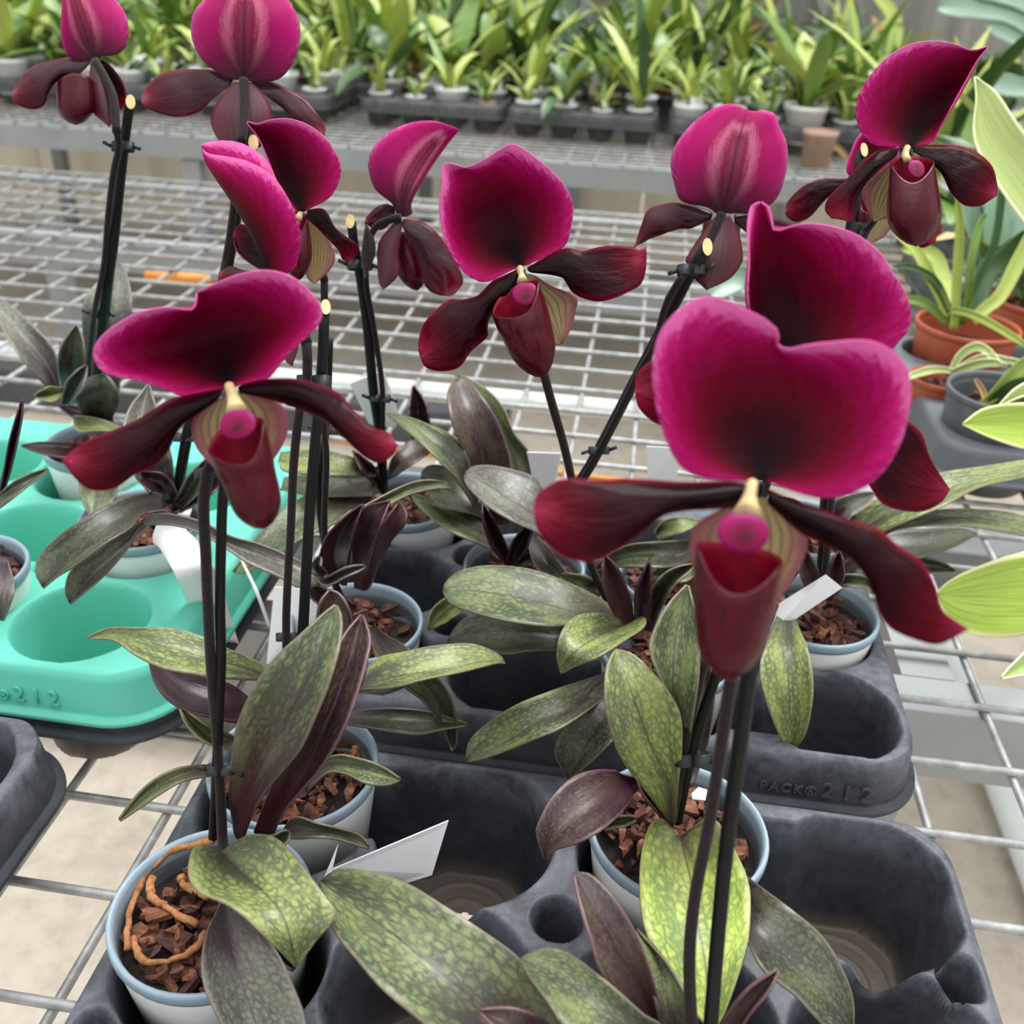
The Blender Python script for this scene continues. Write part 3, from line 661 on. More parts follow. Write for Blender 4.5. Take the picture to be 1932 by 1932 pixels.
leafo(P1, '420,1700 408,1722 391,1758 382,1812 388,1860 406,1903 450,1975 520,2010', '424,1690 427,1758 446,1823 467,1885 490,1950 520,2010',
      '430,1695 482,1740 525,1802 554,1867 576,1932 565,1985 520,2010', (.108, .112, .1, .085), 'lf_grey', .004)
leafo(P1, '440,1570 431,1493 440,1403 449,1359 478,1298 514,1247 565,1200 609,1160 634,1142', '448,1585 470,1500 518,1392 565,1312 598,1240 634,1142',
      '462,1580 489,1510 525,1464 565,1414 594,1349 616,1294 638,1218 643,1167 634,1142', (.1, .145, .19, .22, .235), 'lf_two', .006)
leafo(P1, '478,1570 505,1500 550,1410 590,1330 630,1240 652,1196 683,1160', '490,1578 555,1480 620,1360 660,1250 683,1160',
      '515,1580 535,1530 565,1493 609,1443 645,1377 670,1312 688,1251 697,1204 683,1160', (.098, .14, .18, .2, .215), 'lf_purple', .007)
leafo(P1, '530,1570 554,1541 598,1555 645,1566 681,1577 697,1599', '533,1575 590,1566 645,1575 697,1599', '540,1583 590,1578 630,1580 670,1591 697,1599', (.1, .11, .105, .1), 'lf_dark', .003)
leaf(P1, '470,1600 520,1590 545,1570', [8, 14, 10], [8, 12, 8], (.098, .11, .12), 'lf_dark')
leaf(P1, '430,1640 470,1720 520,1790 555,1830', [10, 26, 22, 4], [10, 26, 22, 4], (.1, .102, .098, .094), 'lf_purple')
d1c = dep(420, 1590, .1)
F1 = flower(P1, 431, 735, .332, '425,800 405,850 394,890', .358, (6, 11))
ptube('flower_stem', '393,885 384,950 389,1059 395,1204 402,1312 413,1439 420,1595', [.357, .38, .42, d1c], [.0022, .0021, .0024], 'stem', P1)
s1 = stake(P1, '424,905 419,960 415,1131 417,1240 413,1350 408,1475 402,1580', [.366, .4, d1c+.004], (10, 9))
clip(s1, 394, 893, .3575, 20, tailed=False); clip(s1, 416, 1452, .44, 20, 1, True)
B(F1, 'dorsal_sepal', '425,735 380,740 348,747 312,733 261,716 203,704 181,682 179,656 203,627 254,595 308,582 362,586 371,572 373,553',
  '431,725 417,672 396,612 373,553', '440,728 482,718 507,711 536,675 576,635 601,609 605,584 587,555 554,526 507,512 453,519 400,540 373,553',
  SF, .332, dm=(0, 9, 12, 8, -2), dl=(0, -2, -8, -10, -10, -4), dr=(0, -2, -8, -10, -10, -4), n=44, k=9)
B(F1, 'petal', '417,733 362,743 322,754 283,776 254,794 203,816 152,838 121,863', '417,742 350,780 270,830 190,872 121,863', '409,758 380,778 340,808 319,848 293,877 254,896 217,921 174,925 145,906 127,881 121,863',
  PF, .328, dm=(0, -4, -10, -12), dl=(2, 2, -6, -12), dr=(2, 0, -9, -14), n=36, ruf=.8)
B(F1, 'petal', '449,729 482,718 522,714 565,716 612,729 645,747 670,776 700,805 735,816 748,838', '450,735 540,738 610,764 670,818 748,838', '453,742 507,754 543,765 580,780 616,798 652,830 688,863 715,873 740,860 748,838',
  PF, .328, dm=(0, -6, -12, -14), dl=(2, 0, -8, -14), dr=(2, -3, -10, -15), n=36, ruf=.8)
B(F1, 'synsepal', '402,762 377,776 362,801 370,841 402,878 440,910 452,925', '435,742 440,820 452,925', '471,747 522,758 540,783 542,812 522,856 480,905 452,925', YF, .332, dm=(4, 9, 12), dl=(4, 5, 9), dr=(4, 5, 9))
pouch(F1, (450, 838), (500, 998), [57, 57, 52, 50, 48, 38], .332, ear=(4, 30), dip=38, off=-16)
column(F1, '432,727 440,750 447,778', .33, [9, 12, 20], (-1, -10)); staminode(F1, 449, 801, 66, 62, .332, -17)

# ------------------------------------------------------------------ P3: pot right of the middle, flower behind the big one
P3 = pot('orchid in the pot with blue rim right of the empty cell in the nearest tray', (.05, .35), .095, .0445, seed=11, n=110)
leafo(P3, '1275,1570 1245,1541 1222,1566 1209,1631 1212,1722 1234,1794 1263,1849 1290,1888 1345,1945', '1283,1578 1304,1664 1319,1758 1330,1812 1345,1945',
      '1300,1565 1330,1545 1355,1550 1388,1606 1410,1657 1415,1704 1410,1776 1391,1841 1365,1910 1345,1945', (.104, .114, .116, .11, .1), 'lf_lime', .005)
leafo(P3, '1395,1640 1413,1655 1449,1682 1493,1715 1551,1765 1587,1823 1609,1885 1609,1945', '1380,1680 1428,1751 1486,1809 1540,1860 1609,1945',
      '1385,1730 1413,1780 1440,1826 1470,1852 1504,1878 1540,1917 1575,1950 1609,1945', (.11, .118, .112, .105, .095), 'lf_dark', .005)
leafo(P3, '1258,1550 1223,1500 1194,1464 1165,1414 1147,1349 1143,1294 1147,1251 1163,1224', '1268,1560 1263,1479 1234,1421 1209,1356 1187,1294 1163,1224',
      '1278,1550 1280,1486 1287,1421 1286,1356 1267,1312 1230,1265 1194,1233 1163,1224', (.1, .135, .17, .195, .205), 'lf_bright', .005)
leafo(P3, '1228,1475 1176,1462 1165,1454 1125,1452 1082,1465 1042,1504 1017,1552 1013,1577 1029,1622', '1215,1490 1176,1479 1125,1512 1071,1552 1035,1595 1029,1622',
      '1212,1484 1203,1488 1180,1523 1136,1562 1089,1588 1046,1602 1029,1622', (.118, .135, .14, .135, .12), 'lf_purple', .004)
leafo(P3, '1268,1500 1258,1400 1255,1300 1240,1262 1228,1220 1240,1180 1266,1135 1297,1104', '1278,1500 1275,1400 1270,1320 1272,1220 1297,1104', '1290,1500 1300,1400 1315,1290 1318,1190 1297,1104', (.1, .15, .19, .21, .225), 'lf_green', .005)
leafo(P3, '1285,1490 1296,1400 1306,1300 1316,1190', '1297,1490 1316,1400 1330,1290 1316,1190', '1310,1480 1338,1390 1345,1290 1316,1190', (.1, .145, .18, .2), 'lf_grey', .004)
leaf(P3, '1262,1545 1225,1490 1200,1440', [8, 14, 6], [8, 12, 6], (.1, .12, .13), 'lf_maroon')
leaf(P3, '1140,1560 1160,1552 1200,1545', [5, 9, 4], [5, 9, 4], (.098, .102, .1), 'lf_green')
d3 = dep(1272, 1550, .1)
F3 = flower(P3, 1500, 712, .36, '1490,790 1450,900 1425,980', .375, (8, 9))
ptube('flower_stem', '1425,980 1395,1080 1340,1225 1318,1290 1295,1400 1270,1545', [.375, .40, .44, d3], [.0022, .0021, .0023], 'stem', P3)
s3 = stake(P3, '1450,960 1400,1110 1352,1270 1325,1350 1303,1430 1278,1550', [.39, .42, d3+.003], (11, 9))
clip(s3, 1305, 1432, .445, 26, 1)
B(F3, 'dorsal_sepal', '1485,700 1440,660 1414,572 1415,490 1412,430 1418,391 1435,382', '1500,708 1470,600 1453,520 1447,450 1435,382', '1530,725 1600,715 1667,675 1692,649 1714,620 1718,588 1707,551 1681,512 1667,486 1631,453 1594,435 1544,424 1504,426 1462,438 1455,415 1448,390 1435,382',
  SF, .36, dm=(0, 10, 12, 6, 0), dl=(0, -4, -10, -8, 0), dr=(0, -6, -12, -14, -8, 0), n=44, k=9)
B(F3, 'petal', '1540,722 1600,735 1660,765 1732,808 1757,867 1793,924', '1540,735 1640,815 1720,890 1793,924', '1540,750 1590,840 1641,917 1665,950 1700,963 1740,965 1776,948 1793,924', PF, .362, dm=(0, 0, 2, 4), dl=(2, 2, 2, 4), dr=(2, 2, 2, 4))
B(F3, 'petal', '1470,735 1400,690 1330,682 1240,678 1203,705 1198,740', '1470,745 1350,742 1270,740 1198,740', '1475,760 1400,800 1340,812 1250,804 1207,772 1198,740', PF, .362, dm=(0, 4, 4, 2), dl=(2, 5, 4, 2), dr=(2, 5, 4, 2))
B(F3, 'synsepal', '1480,725 1455,790 1475,880 1510,925', '1505,730 1508,830 1510,925', '1530,735 1560,800 1545,880 1510,925', YF, .362, dm=(6, 12, 14), dl=(6, 9, 12), dr=(6, 9, 12))
pouch(F3, (1508, 800), (1518, 915), [44, 46, 44, 40, 26], .36, ear=(14, 14), dip=30, off=-8)
staminode(F3, 1506, 768, 48, 44, .36, -8); column(F3, '1502,715 1505,752', .36, [8, 15], (0, -6))

# ------------------------------------------------------------------ P2: second pot behind the nearest one
P2 = pot('orchid in the pot just behind the nearest one at lower left, flower facing left', (-.15, .36), .093, .0445, seed=5, n=100)
leafo(P2, '505,1270 490,1250 435,1225 380,1200 326,1185 254,1185 203,1186 163,1205', '510,1278 435,1253 326,1224 254,1203 200,1196 163,1205', '505,1284 435,1279 380,1272 308,1258 254,1233 214,1206 163,1205', (.13, .155, .165, .165, .15), 'lf_bright', .003)
leafo(P2, '470,1315 435,1290 380,1272 330,1262 279,1238', '470,1335 400,1318 340,1290 279,1238', '470,1360 435,1360 362,1342 319,1320 290,1283 279,1238', (.12, .13, .135, .13), 'lf_maroon', .003)
leaf(P2, '440,1400 395,1385 362,1360 340,1334', [14, 16, 12, 3], [10, 12, 9, 3], (.1, .105, .11, .112), 'lf_bright')
leafo(P2, '400,1442 373,1443 326,1454 283,1479 250,1512 225,1548', '400,1452 344,1463 290,1490 225,1548', '398,1462 344,1472 304,1494 268,1519 225,1548', (.11, .118, .11, .1), 'lf_green', .003)
leafo(P2, '570,1460 600,1440 636,1425 672,1432 716,1446 756,1472', '575,1475 620,1448 672,1446 756,1472', '580,1490 618,1456 655,1459 687,1475 727,1480 756,1472', (.108, .122, .125, .118), 'lf_green', .003)
leafo(P2, '655,1348 680,1339 745,1337 817,1345 883,1367', '655,1356 750,1356 817,1362 883,1367', '655,1365 727,1377 788,1384 835,1375 883,1367', (.1, .105, .1, .095), 'lf_dark', .003)
leafo(P2, '610,1200 602,1160 606,1135 622,1115', '628,1210 632,1160 622,1115', '660,1220 664,1180 655,1146 640,1122 622,1115', (.16, .19, .205), 'lf_purple', .004)
leaf(P2, '600,1330 650,1300 690,1240', [14, 22, 6], [14, 22, 6], (.11, .14, .16), 'lf_maroon')
d2 = dep(545, 1440, .1)
F8 = flower(P2, 508, 516, .42, '530,560 565,600 578,648', .425, (9, 11))
ptube('flower_stem', '578,645 580,711 565,776 554,877 549,993 543,1095 540,1196 545,1440', [.425, .45, .47, d2], [.0022, .0019, .0022], 'stem', P2)
s2 = stake(P2, '612,582 609,667 600,776 587,921 582,1000 572,1182 556,1440', [.427, .455, .475, d2+.003], (10, 10), cut=.5)
clip(s2, 592, 722, .44, 24, 1, False, 26); clip(s2, 542, 1202, .47, 16, 1, False)
B(F8, 'dorsal_sepal', '520,515 560,470 552,400 525,348 500,301 464,275 428,266 391,270 380,276', '508,516 485,471 464,428 435,380 406,337 386,303 380,276',
  '522,518 543,516 558,500 566,453 558,409 536,362 507,326 467,304 428,295 392,289 380,276', ['sepal_face', 'sepal_face'], .42, dm=(0, 2, 2, 0), dl=(2, 24, 34, 26, 4), dr=(-2, -12, -16, -12, 0), n=40, k=8)
B(F8, 'petal', '500,512 465,490 445,468 440,440', '505,512 472,478 440,440', '512,500 490,455 460,424 445,428 440,440', PF, .432, dm=(0, 10, 16), dl=(0, 8, 16), dr=(0, 8, 16))
B(F8, 'petal', '505,514 460,510 435,502 413,513', '505,520 460,522 411,522', '505,528 470,540 430,536 411,524', PB, .428, dm=(0, 2, 4), dl=(0, 4, 6), dr=(0, 4, 6))
B(F8, 'synsepal', '510,520 530,600 537,675 551,691', '520,525 545,610 551,691', '530,525 562,610 562,655 551,691', YB, .424, dm=(6, 12, 14), dl=(6, 12, 14), dr=(6, 12, 14))
pouch(F8, (455, 545), (440, 650), [34, 36, 34, 30, 20], .42, off=6, dip=20)

# ------------------------------------------------------------------ P4: left pot of the second tray
P4 = pot('orchid with dark young leaves in the left pot of the second tray', (-.152, .486), .093, .0425, seed=7)
leafo(P4, '640,1100 604,1070 604,1051 618,1012 654,975 683,954', '645,1105 628,1050 645,1000 683,954', '655,1105 660,1050 668,1000 683,954', (.11, .15, .18, .2), 'lf_maroon', .004)
leafo(P4, '668,1110 664,1033 668,993 688,957 734,946', '675,1112 680,1050 700,985 734,946', '682,1112 691,1062 709,1015 727,964 734,946', (.1, .15, .185, .2), 'lf_maroon', .004)
leafo(P4, '680,1110 700,1050 720,990 752,945', '690,1112 715,1050 738,1000 752,945', '700,1100 722,1045 741,1019 762,995 770,975 763,955 752,945', (.1, .145, .175, .19), 'lf_maroon', .004)
leaf(P4, '600,1088 616,1098 650,1082 689,1068', [5, 8, 8, 3], [4, 6, 5, 3], (.145, .15, .16, .165), 'lf_grey')
leaf(P4, '612,1085 596,1070 604,1050', [6, 10, 3], [6, 10, 3], (.15, .16, .165), 'lf_grey')
leafo(P4, '602,1080 645,980 687,957 733,932 764,917 795,908 839,908 851,920', '606,1085 655,985 735,937 800,914 851,920', '612,1088 665,990 746,944 780,929 826,920 851,920', (.12, .165, .175, .175, .165), 'lf_green', .003)
leafo(P4, '672,1290 709,1243 763,1229 817,1218 890,1214 940,1233 953,1249', '672,1298 760,1274 850,1261 915,1247 953,1249', '675,1302 745,1294 799,1280 872,1265 937,1249 953,1249', (.14, .15, .15, .14), 'lf_bright', .003)
leafo(P4, '690,1180 698,1196 712,1236 759,1290 799,1323 832,1367 848,1400 855,1416', '700,1182 730,1220 790,1280 835,1335 855,1416', '706,1178 727,1196 763,1218 817,1272 846,1309 861,1359 860,1403 855,1416', (.13, .14, .13, .1, .075), 'lf_dark', .004)
leaf(P4, '670,1150 640,1140 600,1120 575,1090', [8, 16, 14, 4], [8, 16, 14, 4], (.1, .12, .13, .135), 'lf_purple')
d4 = dep(655, 1145, .1)
F7 = flower(P4, 572, 405, .512, '585,440 602,490 612,530', .535, (6, 8))
ptube('flower_stem', '612,525 612,700 612,812 616,867 612,1000 625,1080 652,1145', [.535, .55, .58, d4], [.0021, .0019, .0022], 'stem', P4)
s4 = stake(P4, '622,640 615,812 601,903 612,1022 645,1145', [.54, .57, .6, d4+.003], (7, 7))
clip(s4, 617, 812, .565, 16, 1)
B(F7, 'dorsal_sepal', '560,396 554,391 529,355 507,301 489,261 472,238 466,230', '569,399 545,340 515,275 466,230', '578,396 594,388 623,370 641,333 638,301 616,264 580,236 543,225 507,228 487,235 466,230', SF, .512, dm=(0, 8, 10, 2), dl=(0, 2, 2, 0), dr=(0, -8, -12, -8, 0), n=36, k=8)
B(F7, 'petal', '580,395 612,395 632,428 655,447 677,465 670,482 656,496', '579,402 612,413 640,450 662,470 656,496', '576,410 600,432 622,455 638,472 645,488 656,496', PF, .508, dm=(0, -6, -8, -4), dl=(0, -6, -8, -4), dr=(0, -2, -6, -4))
B(F7, 'petal', '560,400 530,410 500,430 470,450', '560,408 520,430 470,450', '562,416 530,450 495,465 470,450', PF, .53, dm=(0, 6, 10), dl=(0, 6, 10), dr=(0, 6, 10))
B(F7, 'synsepal', '580,412 572,453 572,497 580,525 593,536', '588,415 604,470 593,536', '596,414 623,458 632,487 620,512 593,536', YF, .515, dm=(4, 6, 8), dl=(4, 6, 8), dr=(4, 6, 8))
pouch(F7, (560, 425), (562, 530), [20, 26, 28, 24, 16], .512, off=-4, dip=12)
column(F7, '567,403 563,412', .508, [5, 7], (0, -4)); staminode(F7, 558, 422, 18, 18, .508, -5)

# ------------------------------------------------------------------ P7: middle pot of the second tray, centre flower
P7 = pot('orchid with the sharp centre flower, pot hidden by its mottled leaves in the second tray', (.045, .494), .093, .0425, seed=9)
leafo(P7, '1165,1150 1125,1124 1064,1095 999,1073 926,1066 872,1075 842,1095 835,1114', '1165,1172 1107,1160 1053,1146 962,1124 890,1115 835,1114', '1150,1182 1071,1179 1035,1180 962,1171 890,1153 848,1136 835,1114', (.125, .145, .15, .15, .145), 'lf_green', .004)
leaf(P7, '885,1128 850,1145 825,1165 809,1187', [10, 18, 17, 4], [10, 18, 17, 4], (.1, .098, .092, .088), 'lf_bright')
leafo(P7, '1150,1178 1053,1175 999,1168 919,1156 875,1167 850,1196 843,1210', '1150,1195 1060,1203 1000,1199 900,1199 843,1210', '1150,1222 1049,1224 999,1226 948,1232 890,1214 843,1210', (.11, .12, .115, .1), 'lf_dark', .004)
leafo(P7, '1178,1182 1160,1162 1114,1156 1078,1167 1056,1200 1050,1240 1058,1273', '1180,1184 1155,1188 1118,1207 1082,1233 1058,1273', '1182,1178 1210,1163 1219,1168 1213,1183 1180,1205 1125,1241 1075,1263 1058,1273', (.135, .15, .155, .135), 'lf_bright', .003)
leafo(P7, '1150,1262 1122,1276 1053,1298 980,1327 926,1359 886,1396 877,1436', '1155,1285 1075,1338 1017,1360 955,1400 877,1436', '1150,1310 1064,1368 1017,1389 962,1411 908,1430 877,1436', (.12, .125, .12, .1, .085), 'lf_green', .004)
leafo(P7, '1180,1248 1143,1266 1096,1312 1067,1356 1049,1403 1049,1428 1071,1468', '1195,1300 1143,1359 1096,1421 1071,1468', '1200,1340 1158,1392 1125,1426 1089,1457 1071,1468', (.118, .12, .105, .085), 'lf_dark', .004)
leafo(P7, '1090,1000 1030,945 1013,903 966,885 920,877 888,881 875,897', '1110,1030 1050,990 1000,965 951,936 904,905 875,897', '1100,1050 1040,1020 1007,1000 966,981 920,953 882,917 875,897', (.13, .155, .17, .175, .17), 'lf_grey', .004)
leaf(P7, '1190,1185 1165,1130 1150,1080 1138,1040', [10, 20, 20, 4], [10, 26, 24, 4], (.1, .14, .17, .19), 'lf_maroon')
leaf(P7, '1205,1190 1212,1120 1227,1052', [8, 16, 4], [8, 20, 4], (.1, .15, .185), 'lf_maroon')
leaf(P7, '1220,1190 1235,1140 1265,1095 1312,1064', [10, 18, 16, 4], [10, 14, 10, 4], (.1, .14, .16, .17), 'lf_dark')
leaf(P7, '1135,1115 1090,1100 1055,1086', [12, 22, 6], [10, 16, 6], (.125, .135, .13), 'lf_green')
leaf(P7, '1190,1260 1230,1290 1260,1330', [14, 24, 6], [14, 24, 6], (.105, .12, .1), 'lf_purple')
d7 = dep(1185, 1180, .1)
F4 = flower(P7, 985, 510, .502, '1000,560 1015,640 1026,705', .522, (6, 8))
ptube('flower_stem', '1025,700 1041,760 1064,840 1082,920 1110,1050 1140,1120 1182,1185', [.522, .55, .58, d7], [.0024, .0024, .0026], 'stem', P7)
B(F4, 'dorsal_sepal', '975,505 951,515 920,530 898,527 870,506 842,456 830,395 835,344 834,315 846,308 866,314 876,318', '982,502 950,440 912,372 876,318', '992,500 1024,485 1064,464 1075,435 1080,391 1067,355 1035,319 984,279 959,274 920,298 893,312 876,318',
  SF, .505, dm=(0, 12, 15, 8, 0), dl=(0, -2, -6, -8, -4), dr=(0, -2, -6, -10, -8, 0), n=44, k=9)
B(F4, 'petal', '975,508 950,520 929,530 910,549 897,559 870,565 848,565 823,584 800,610 790,640 789,660', '978,520 930,560 880,605 830,640 795,672', '985,525 960,560 926,598 920,625 919,637 890,662 870,690 850,699 823,700 800,690 789,660',
  PF, .5, dm=(0, -6, -9, -8), dl=(2, 0, -6, -8), dr=(2, -2, -6, -8), n=40, ruf=1.0)
B(F4, 'petal', '995,505 1020,490 1054,472 1075,468 1098,474 1120,468 1150,463 1185,463 1205,470 1217,466', '998,512 1070,505 1150,510 1219,490', '1005,515 1045,520 1068,528 1074,545 1093,560 1127,569 1160,562 1190,548 1210,535 1219,505 1217,466',
  PF, .5, dm=(0, -5, -6, -2), dl=(2, 0, -4, -2), dr=(2, -4, -8, -2), n=40, ruf=.8)
B(F4, 'synsepal', '975,515 950,570 960,600 990,640 1040,650 1060,648', '990,515 1020,580 1060,648', '1010,520 1042,540 1087,560 1085,590 1078,618 1060,648', YF, .505, dm=(4, 8, 8), dl=(4, 8, 8), dr=(4, 6, 6))
pouch(F4, (978, 578), (1024, 712), [50, 51, 48, 45, 38, 28], .503, ear=(2, 34), dip=18, off=-16)
column(F4, '981,505 984,518 986,532', .5, [6, 6, 11], (-1, -8)); staminode(F4, 992, 554, 50, 52, .5, -16)

# ------------------------------------------------------------------ P6: pot at the left of the second row, tilted stake
P6 = pot('orchid with a long slanting black stake in the middle pot of the second row', (-.055, .57), .093, .0425, seed=13)
leafo(P6, '920,985 888,878 873,844 854,798 845,754 848,729 861,713', '935,990 920,885 904,829 882,766 861,713', '960,990 963,885 954,835 935,788 907,745 882,717 861,713', (.1, .135, .165, .19, .202), 'lf_purple', .005)
leafo(P6, '960,960 960,880 920,800 870,725 858,706', '985,960 975,870 935,790 858,706', '1030,950 1019,903 997,853 969,819 951,773 920,735 882,711 858,706', (.1, .135, .165, .19), 'lf_green', .005)
leafo(P6, '905,940 888,878 873,844 842,819 795,794 749,780 730,779', '900,945 850,868 795,815 730,779', '895,955 864,906 842,881 795,835 758,804 730,779', (.13, .165, .18, .175), 'lf_green', .003)
leafo(P6, '935,990 907,950 876,909 842,881 811,877 796,888 794,898', '935,1000 880,945 840,915 794,898', '925,1000 900,972 864,963 826,953 801,922 794,898', (.105, .125, .13, .12), 'lf_dark', .003)
leafo(P6, '945,1010 937,997 908,972 860,955 800,938 775,932', '945,1025 900,1000 846,970 775,932', '945,1045 937,1039 897,1022 854,1004 817,979 788,954 775,932', (.1, .115, .12, .115), 'lf_green', .003)
leaf(P6, '962,1065 945,1030 925,985 908,944', [8, 20, 16, 3], [8, 12, 10, 3], (.098, .12, .14, .155), 'lf_maroon')
leaf(P6, '965,1065 1000,1050 1040,1060', [8, 14, 5], [8, 14, 5], (.1, .115, .1), 'lf_green')
leaf(P6, '960,1070 985,1020 1005,985', [8, 14, 4], [8, 14, 4], (.1, .13, .15), 'lf_maroon')
leaf(P6, '1000,1005 1030,1060 1060,1095 1090,1110', [8, 20, 18, 5], [8, 20, 18, 5], (.115, .125, .12, .11), 'lf_grey')
d6 = dep(985, 1050, .1)
F5 = flower(P6, 1362, 403, .56, '1340,450 1315,495 1290,520', .551, (9, 6), front=False)
ptube('flower_stem', '1291,518 1263,559 1248,602 1234,653 1209,696 1133,845 1080,930 985,1050', [.551, .6, .64, d6], [.0021, .0019, .0022], 'stem', P6)
s6 = stake(P6, '1330,468 1305,512 1210,694 1130,848 1090,915 992,1052', [.545, .6, .64, d6+.002], (11, 10), cut=.4)
clip(s6, 1304, 510, .562, 20, -1); clip(s6, 1130, 850, .63, 15, -1)
B(F5, 'dorsal_sepal', '1350,402 1333,391 1286,380 1272,348 1265,308 1275,272 1304,235 1341,207 1370,196 1391,198 1408,207', '1362,402 1377,344 1389,283 1402,235 1408,207', '1375,403 1400,403 1424,402 1457,384 1475,355 1486,308 1484,268 1471,239 1462,215 1442,208 1425,210 1408,207',
  SB, .558, dm=(0, -8, -10, -6, 0), dl=(0, 4, 8, 6, 0), dr=(0, 4, 8, 6, 0), n=40, k=8)
B(F5, 'petal', '1344,400 1312,388 1279,382 1254,384 1223,395 1209,427 1196,467', '1344,407 1285,407 1238,420 1196,467', '1341,414 1304,431 1279,433 1232,449 1216,457 1196,467', PB, .562, dm=(0, 2, 2, 6), dl=(2, 4, 6, 8), dr=(2, 4, 6, 8), ruf=1)
B(F5, 'petal', '1385,405 1430,402 1470,412 1510,432', '1386,412 1430,420 1510,432', '1385,420 1420,445 1470,450 1510,432', PB, .562, dm=(0, 4, 8), dl=(2, 6, 8), dr=(2, 6, 8))
B(F5, 'synsepal', '1348,409 1323,442 1297,482 1294,495 1310,525 1333,548', '1362,407 1350,470 1333,548', '1377,406 1395,442 1402,482 1398,500 1377,526 1333,548', YB, .556, dm=(2, -3, 2), dl=(4, 5, 4), dr=(4, 5, 4))
pouch(F5, (1360, 440), (1345, 540), [34, 36, 34, 30, 18], .575, off=14, face=-1)

# ------------------------------------------------------------------ P9: pot behind, flower seen from the back
P9 = pot('orchid in the back left pot of the second tray, behind the dark young leaves', (-.158, .645), .093, .0425, seed=15)
leafo(P9, '712,880 700,878 660,860 600,847 529,852', '712,888 650,880 600,870 525,868', '710,898 650,896 600,894 536,888 525,868', (.125, .14, .14, .13), 'lf_bright', .003)
leafo(P9, '712,900 650,895 600,892 535,900', '710,915 640,915 590,915 530,922', '705,935 640,935 590,935 530,922', (.115, .12, .118, .11), 'lf_green', .003)
leafo(P9, '700,920 640,910 580,932 510,980 440,1080', '705,935 640,945 560,985 495,1030 440,1080', '700,960 650,980 580,1010 520,1045 470,1078 440,1080', (.11, .12, .115, .1), 'lf_green', .003)
leaf(P9, '795,850 790,800 786,760 780,728', [10, 18, 15, 3], [10, 20, 18, 3], (.12, .14, .155, .168), 'lf_maroon')
leafo(P9, '728,900 733,880 742,860 774,830 820,825', '732,905 760,870 790,850 825,838', '735,905 770,880 814,850 825,838', (.11, .13, .135, .14), 'lf_purple', .003)
leaf(P9, '890,880 850,845 800,803', [14, 22, 8], [14, 20, 8], (.13, .145, .145), 'lf_bright')
leaf(P9, '730,960 690,975 655,1000', [10, 16, 5], [10, 16, 5], (.1, .11, .1), 'lf_dark')
leaf(P9, '720,920 690,880 665,850', [8, 14, 5], [8, 14, 5], (.1, .13, .14), 'lf_maroon')
d9 = dep(724, 925, .1)
F6 = flower(P9, 756, 410, .6, '735,415 712,425 698,447', .602, (8, 6), front=False)
ptube('flower_stem', '699,445 691,490 691,540 702,599 715,680 722,742 722,815 728,925', [.602, .64, .68, d9], [.0021, .0019, .0021], 'stem', P9)
s9 = stake(P9, '663,420 668,462 680,524 693,617 705,742 715,810 724,925', [.6, .64, .68, d9+.003], (9, 9), cut=-.2)
clip(s9, 679, 500, .622, 18, 1); clip(s9, 717, 752, .67, 15, 1)
bl = blade('bract', '690,420 706,450 708,480 692,520', '690,420 697,470 690,525', '690,420 684,455 682,490 688,525', ['stem', 'stem'], P9, .6, dm=(-3,), dl=(0,), dr=(0,))
B(F6, 'dorsal_sepal', '748,405 739,384 709,359 696,326 696,297 712,268 745,243 781,230 817,228 850,237 867,245', '756,409 768,350 795,300 835,255 867,245', '768,408 779,402 776,391 781,373 803,333 832,290 854,261 867,245', ['sepal_back', 'sepal_face'], .6, dm=(0, -4, 0, 4, 6), dl=(0, 2, 0, 2, 6), dr=(0, 8, 16, 12, 6), n=36, k=8)
B(F6, 'petal', '745,390 728,384 709,391 690,410', '745,400 715,408 688,420', '745,412 725,432 705,432 688,420', PB, .605, dm=(0, 2, 6), dl=(0, 4, 6), dr=(0, 4, 6))
B(F6, 'petal', '762,412 803,422 825,440 846,467 868,508 874,533 861,552', '759,418 800,462 838,515 850,559', '758,424 770,453 788,496 803,541 825,556 850,559', PB, .598, dm=(0, -2, -2, 0), dl=(0, 2, 3, 0), dr=(0, 2, 3, 0), ruf=.8)
B(F6, 'synsepal', '748,415 715,456 712,502 715,534 723,546', '754,417 734,470 723,546', '760,419 752,478 753,515 736,537 723,546', YB, .598, dm=(0, 0, 2), dl=(0, 4, 4), dr=(0, 4, 4))
pouch(F6, (765, 460), (788, 548), [24, 30, 30, 26, 18], .61, off=6, face=-1)
# ------------------------------------------------------------------ P8: right pot of the second tray, upper right flower
P8 = pot('orchid with the upper right flower, potted at the right end of the second tray', (.142, .558), .093, .0425, seed=17)
leafo(P8, '1470,1150 1446,1211 1435,1258 1442,1305 1460,1359 1478,1399 1495,1418', '1485,1150 1486,1210 1488,1270 1490,1330 1495,1418', '1500,1150 1508,1185 1522,1218 1531,1269 1531,1323 1518,1385 1495,1418', (.11, .12, .11, .09, .065), 'lf_bright', .004)
leafo(P8, '1560,1020 1620,965 1700,915 1775,891 1848,880 1932,867 1990,860', '1570,1035 1680,970 1790,922 1900,892 1990,872', '1580,1050 1680,995 1775,955 1848,918 1932,899 1990,884', (.11, .15, .165, .165, .16), 'lf_bright', .003)
leafo(P8, '1570,1050 1610,1010 1656,993 1721,968 1812,960 1884,963 1932,974 1985,1000', '1575,1060 1640,1015 1720,988 1830,977 1932,993 1985,1010', '1580,1070 1640,1030 1685,1000 1750,990 1830,992 1932,1010 1985,1020', (.105, .135, .145, .14, .125), 'lf_green', .003)
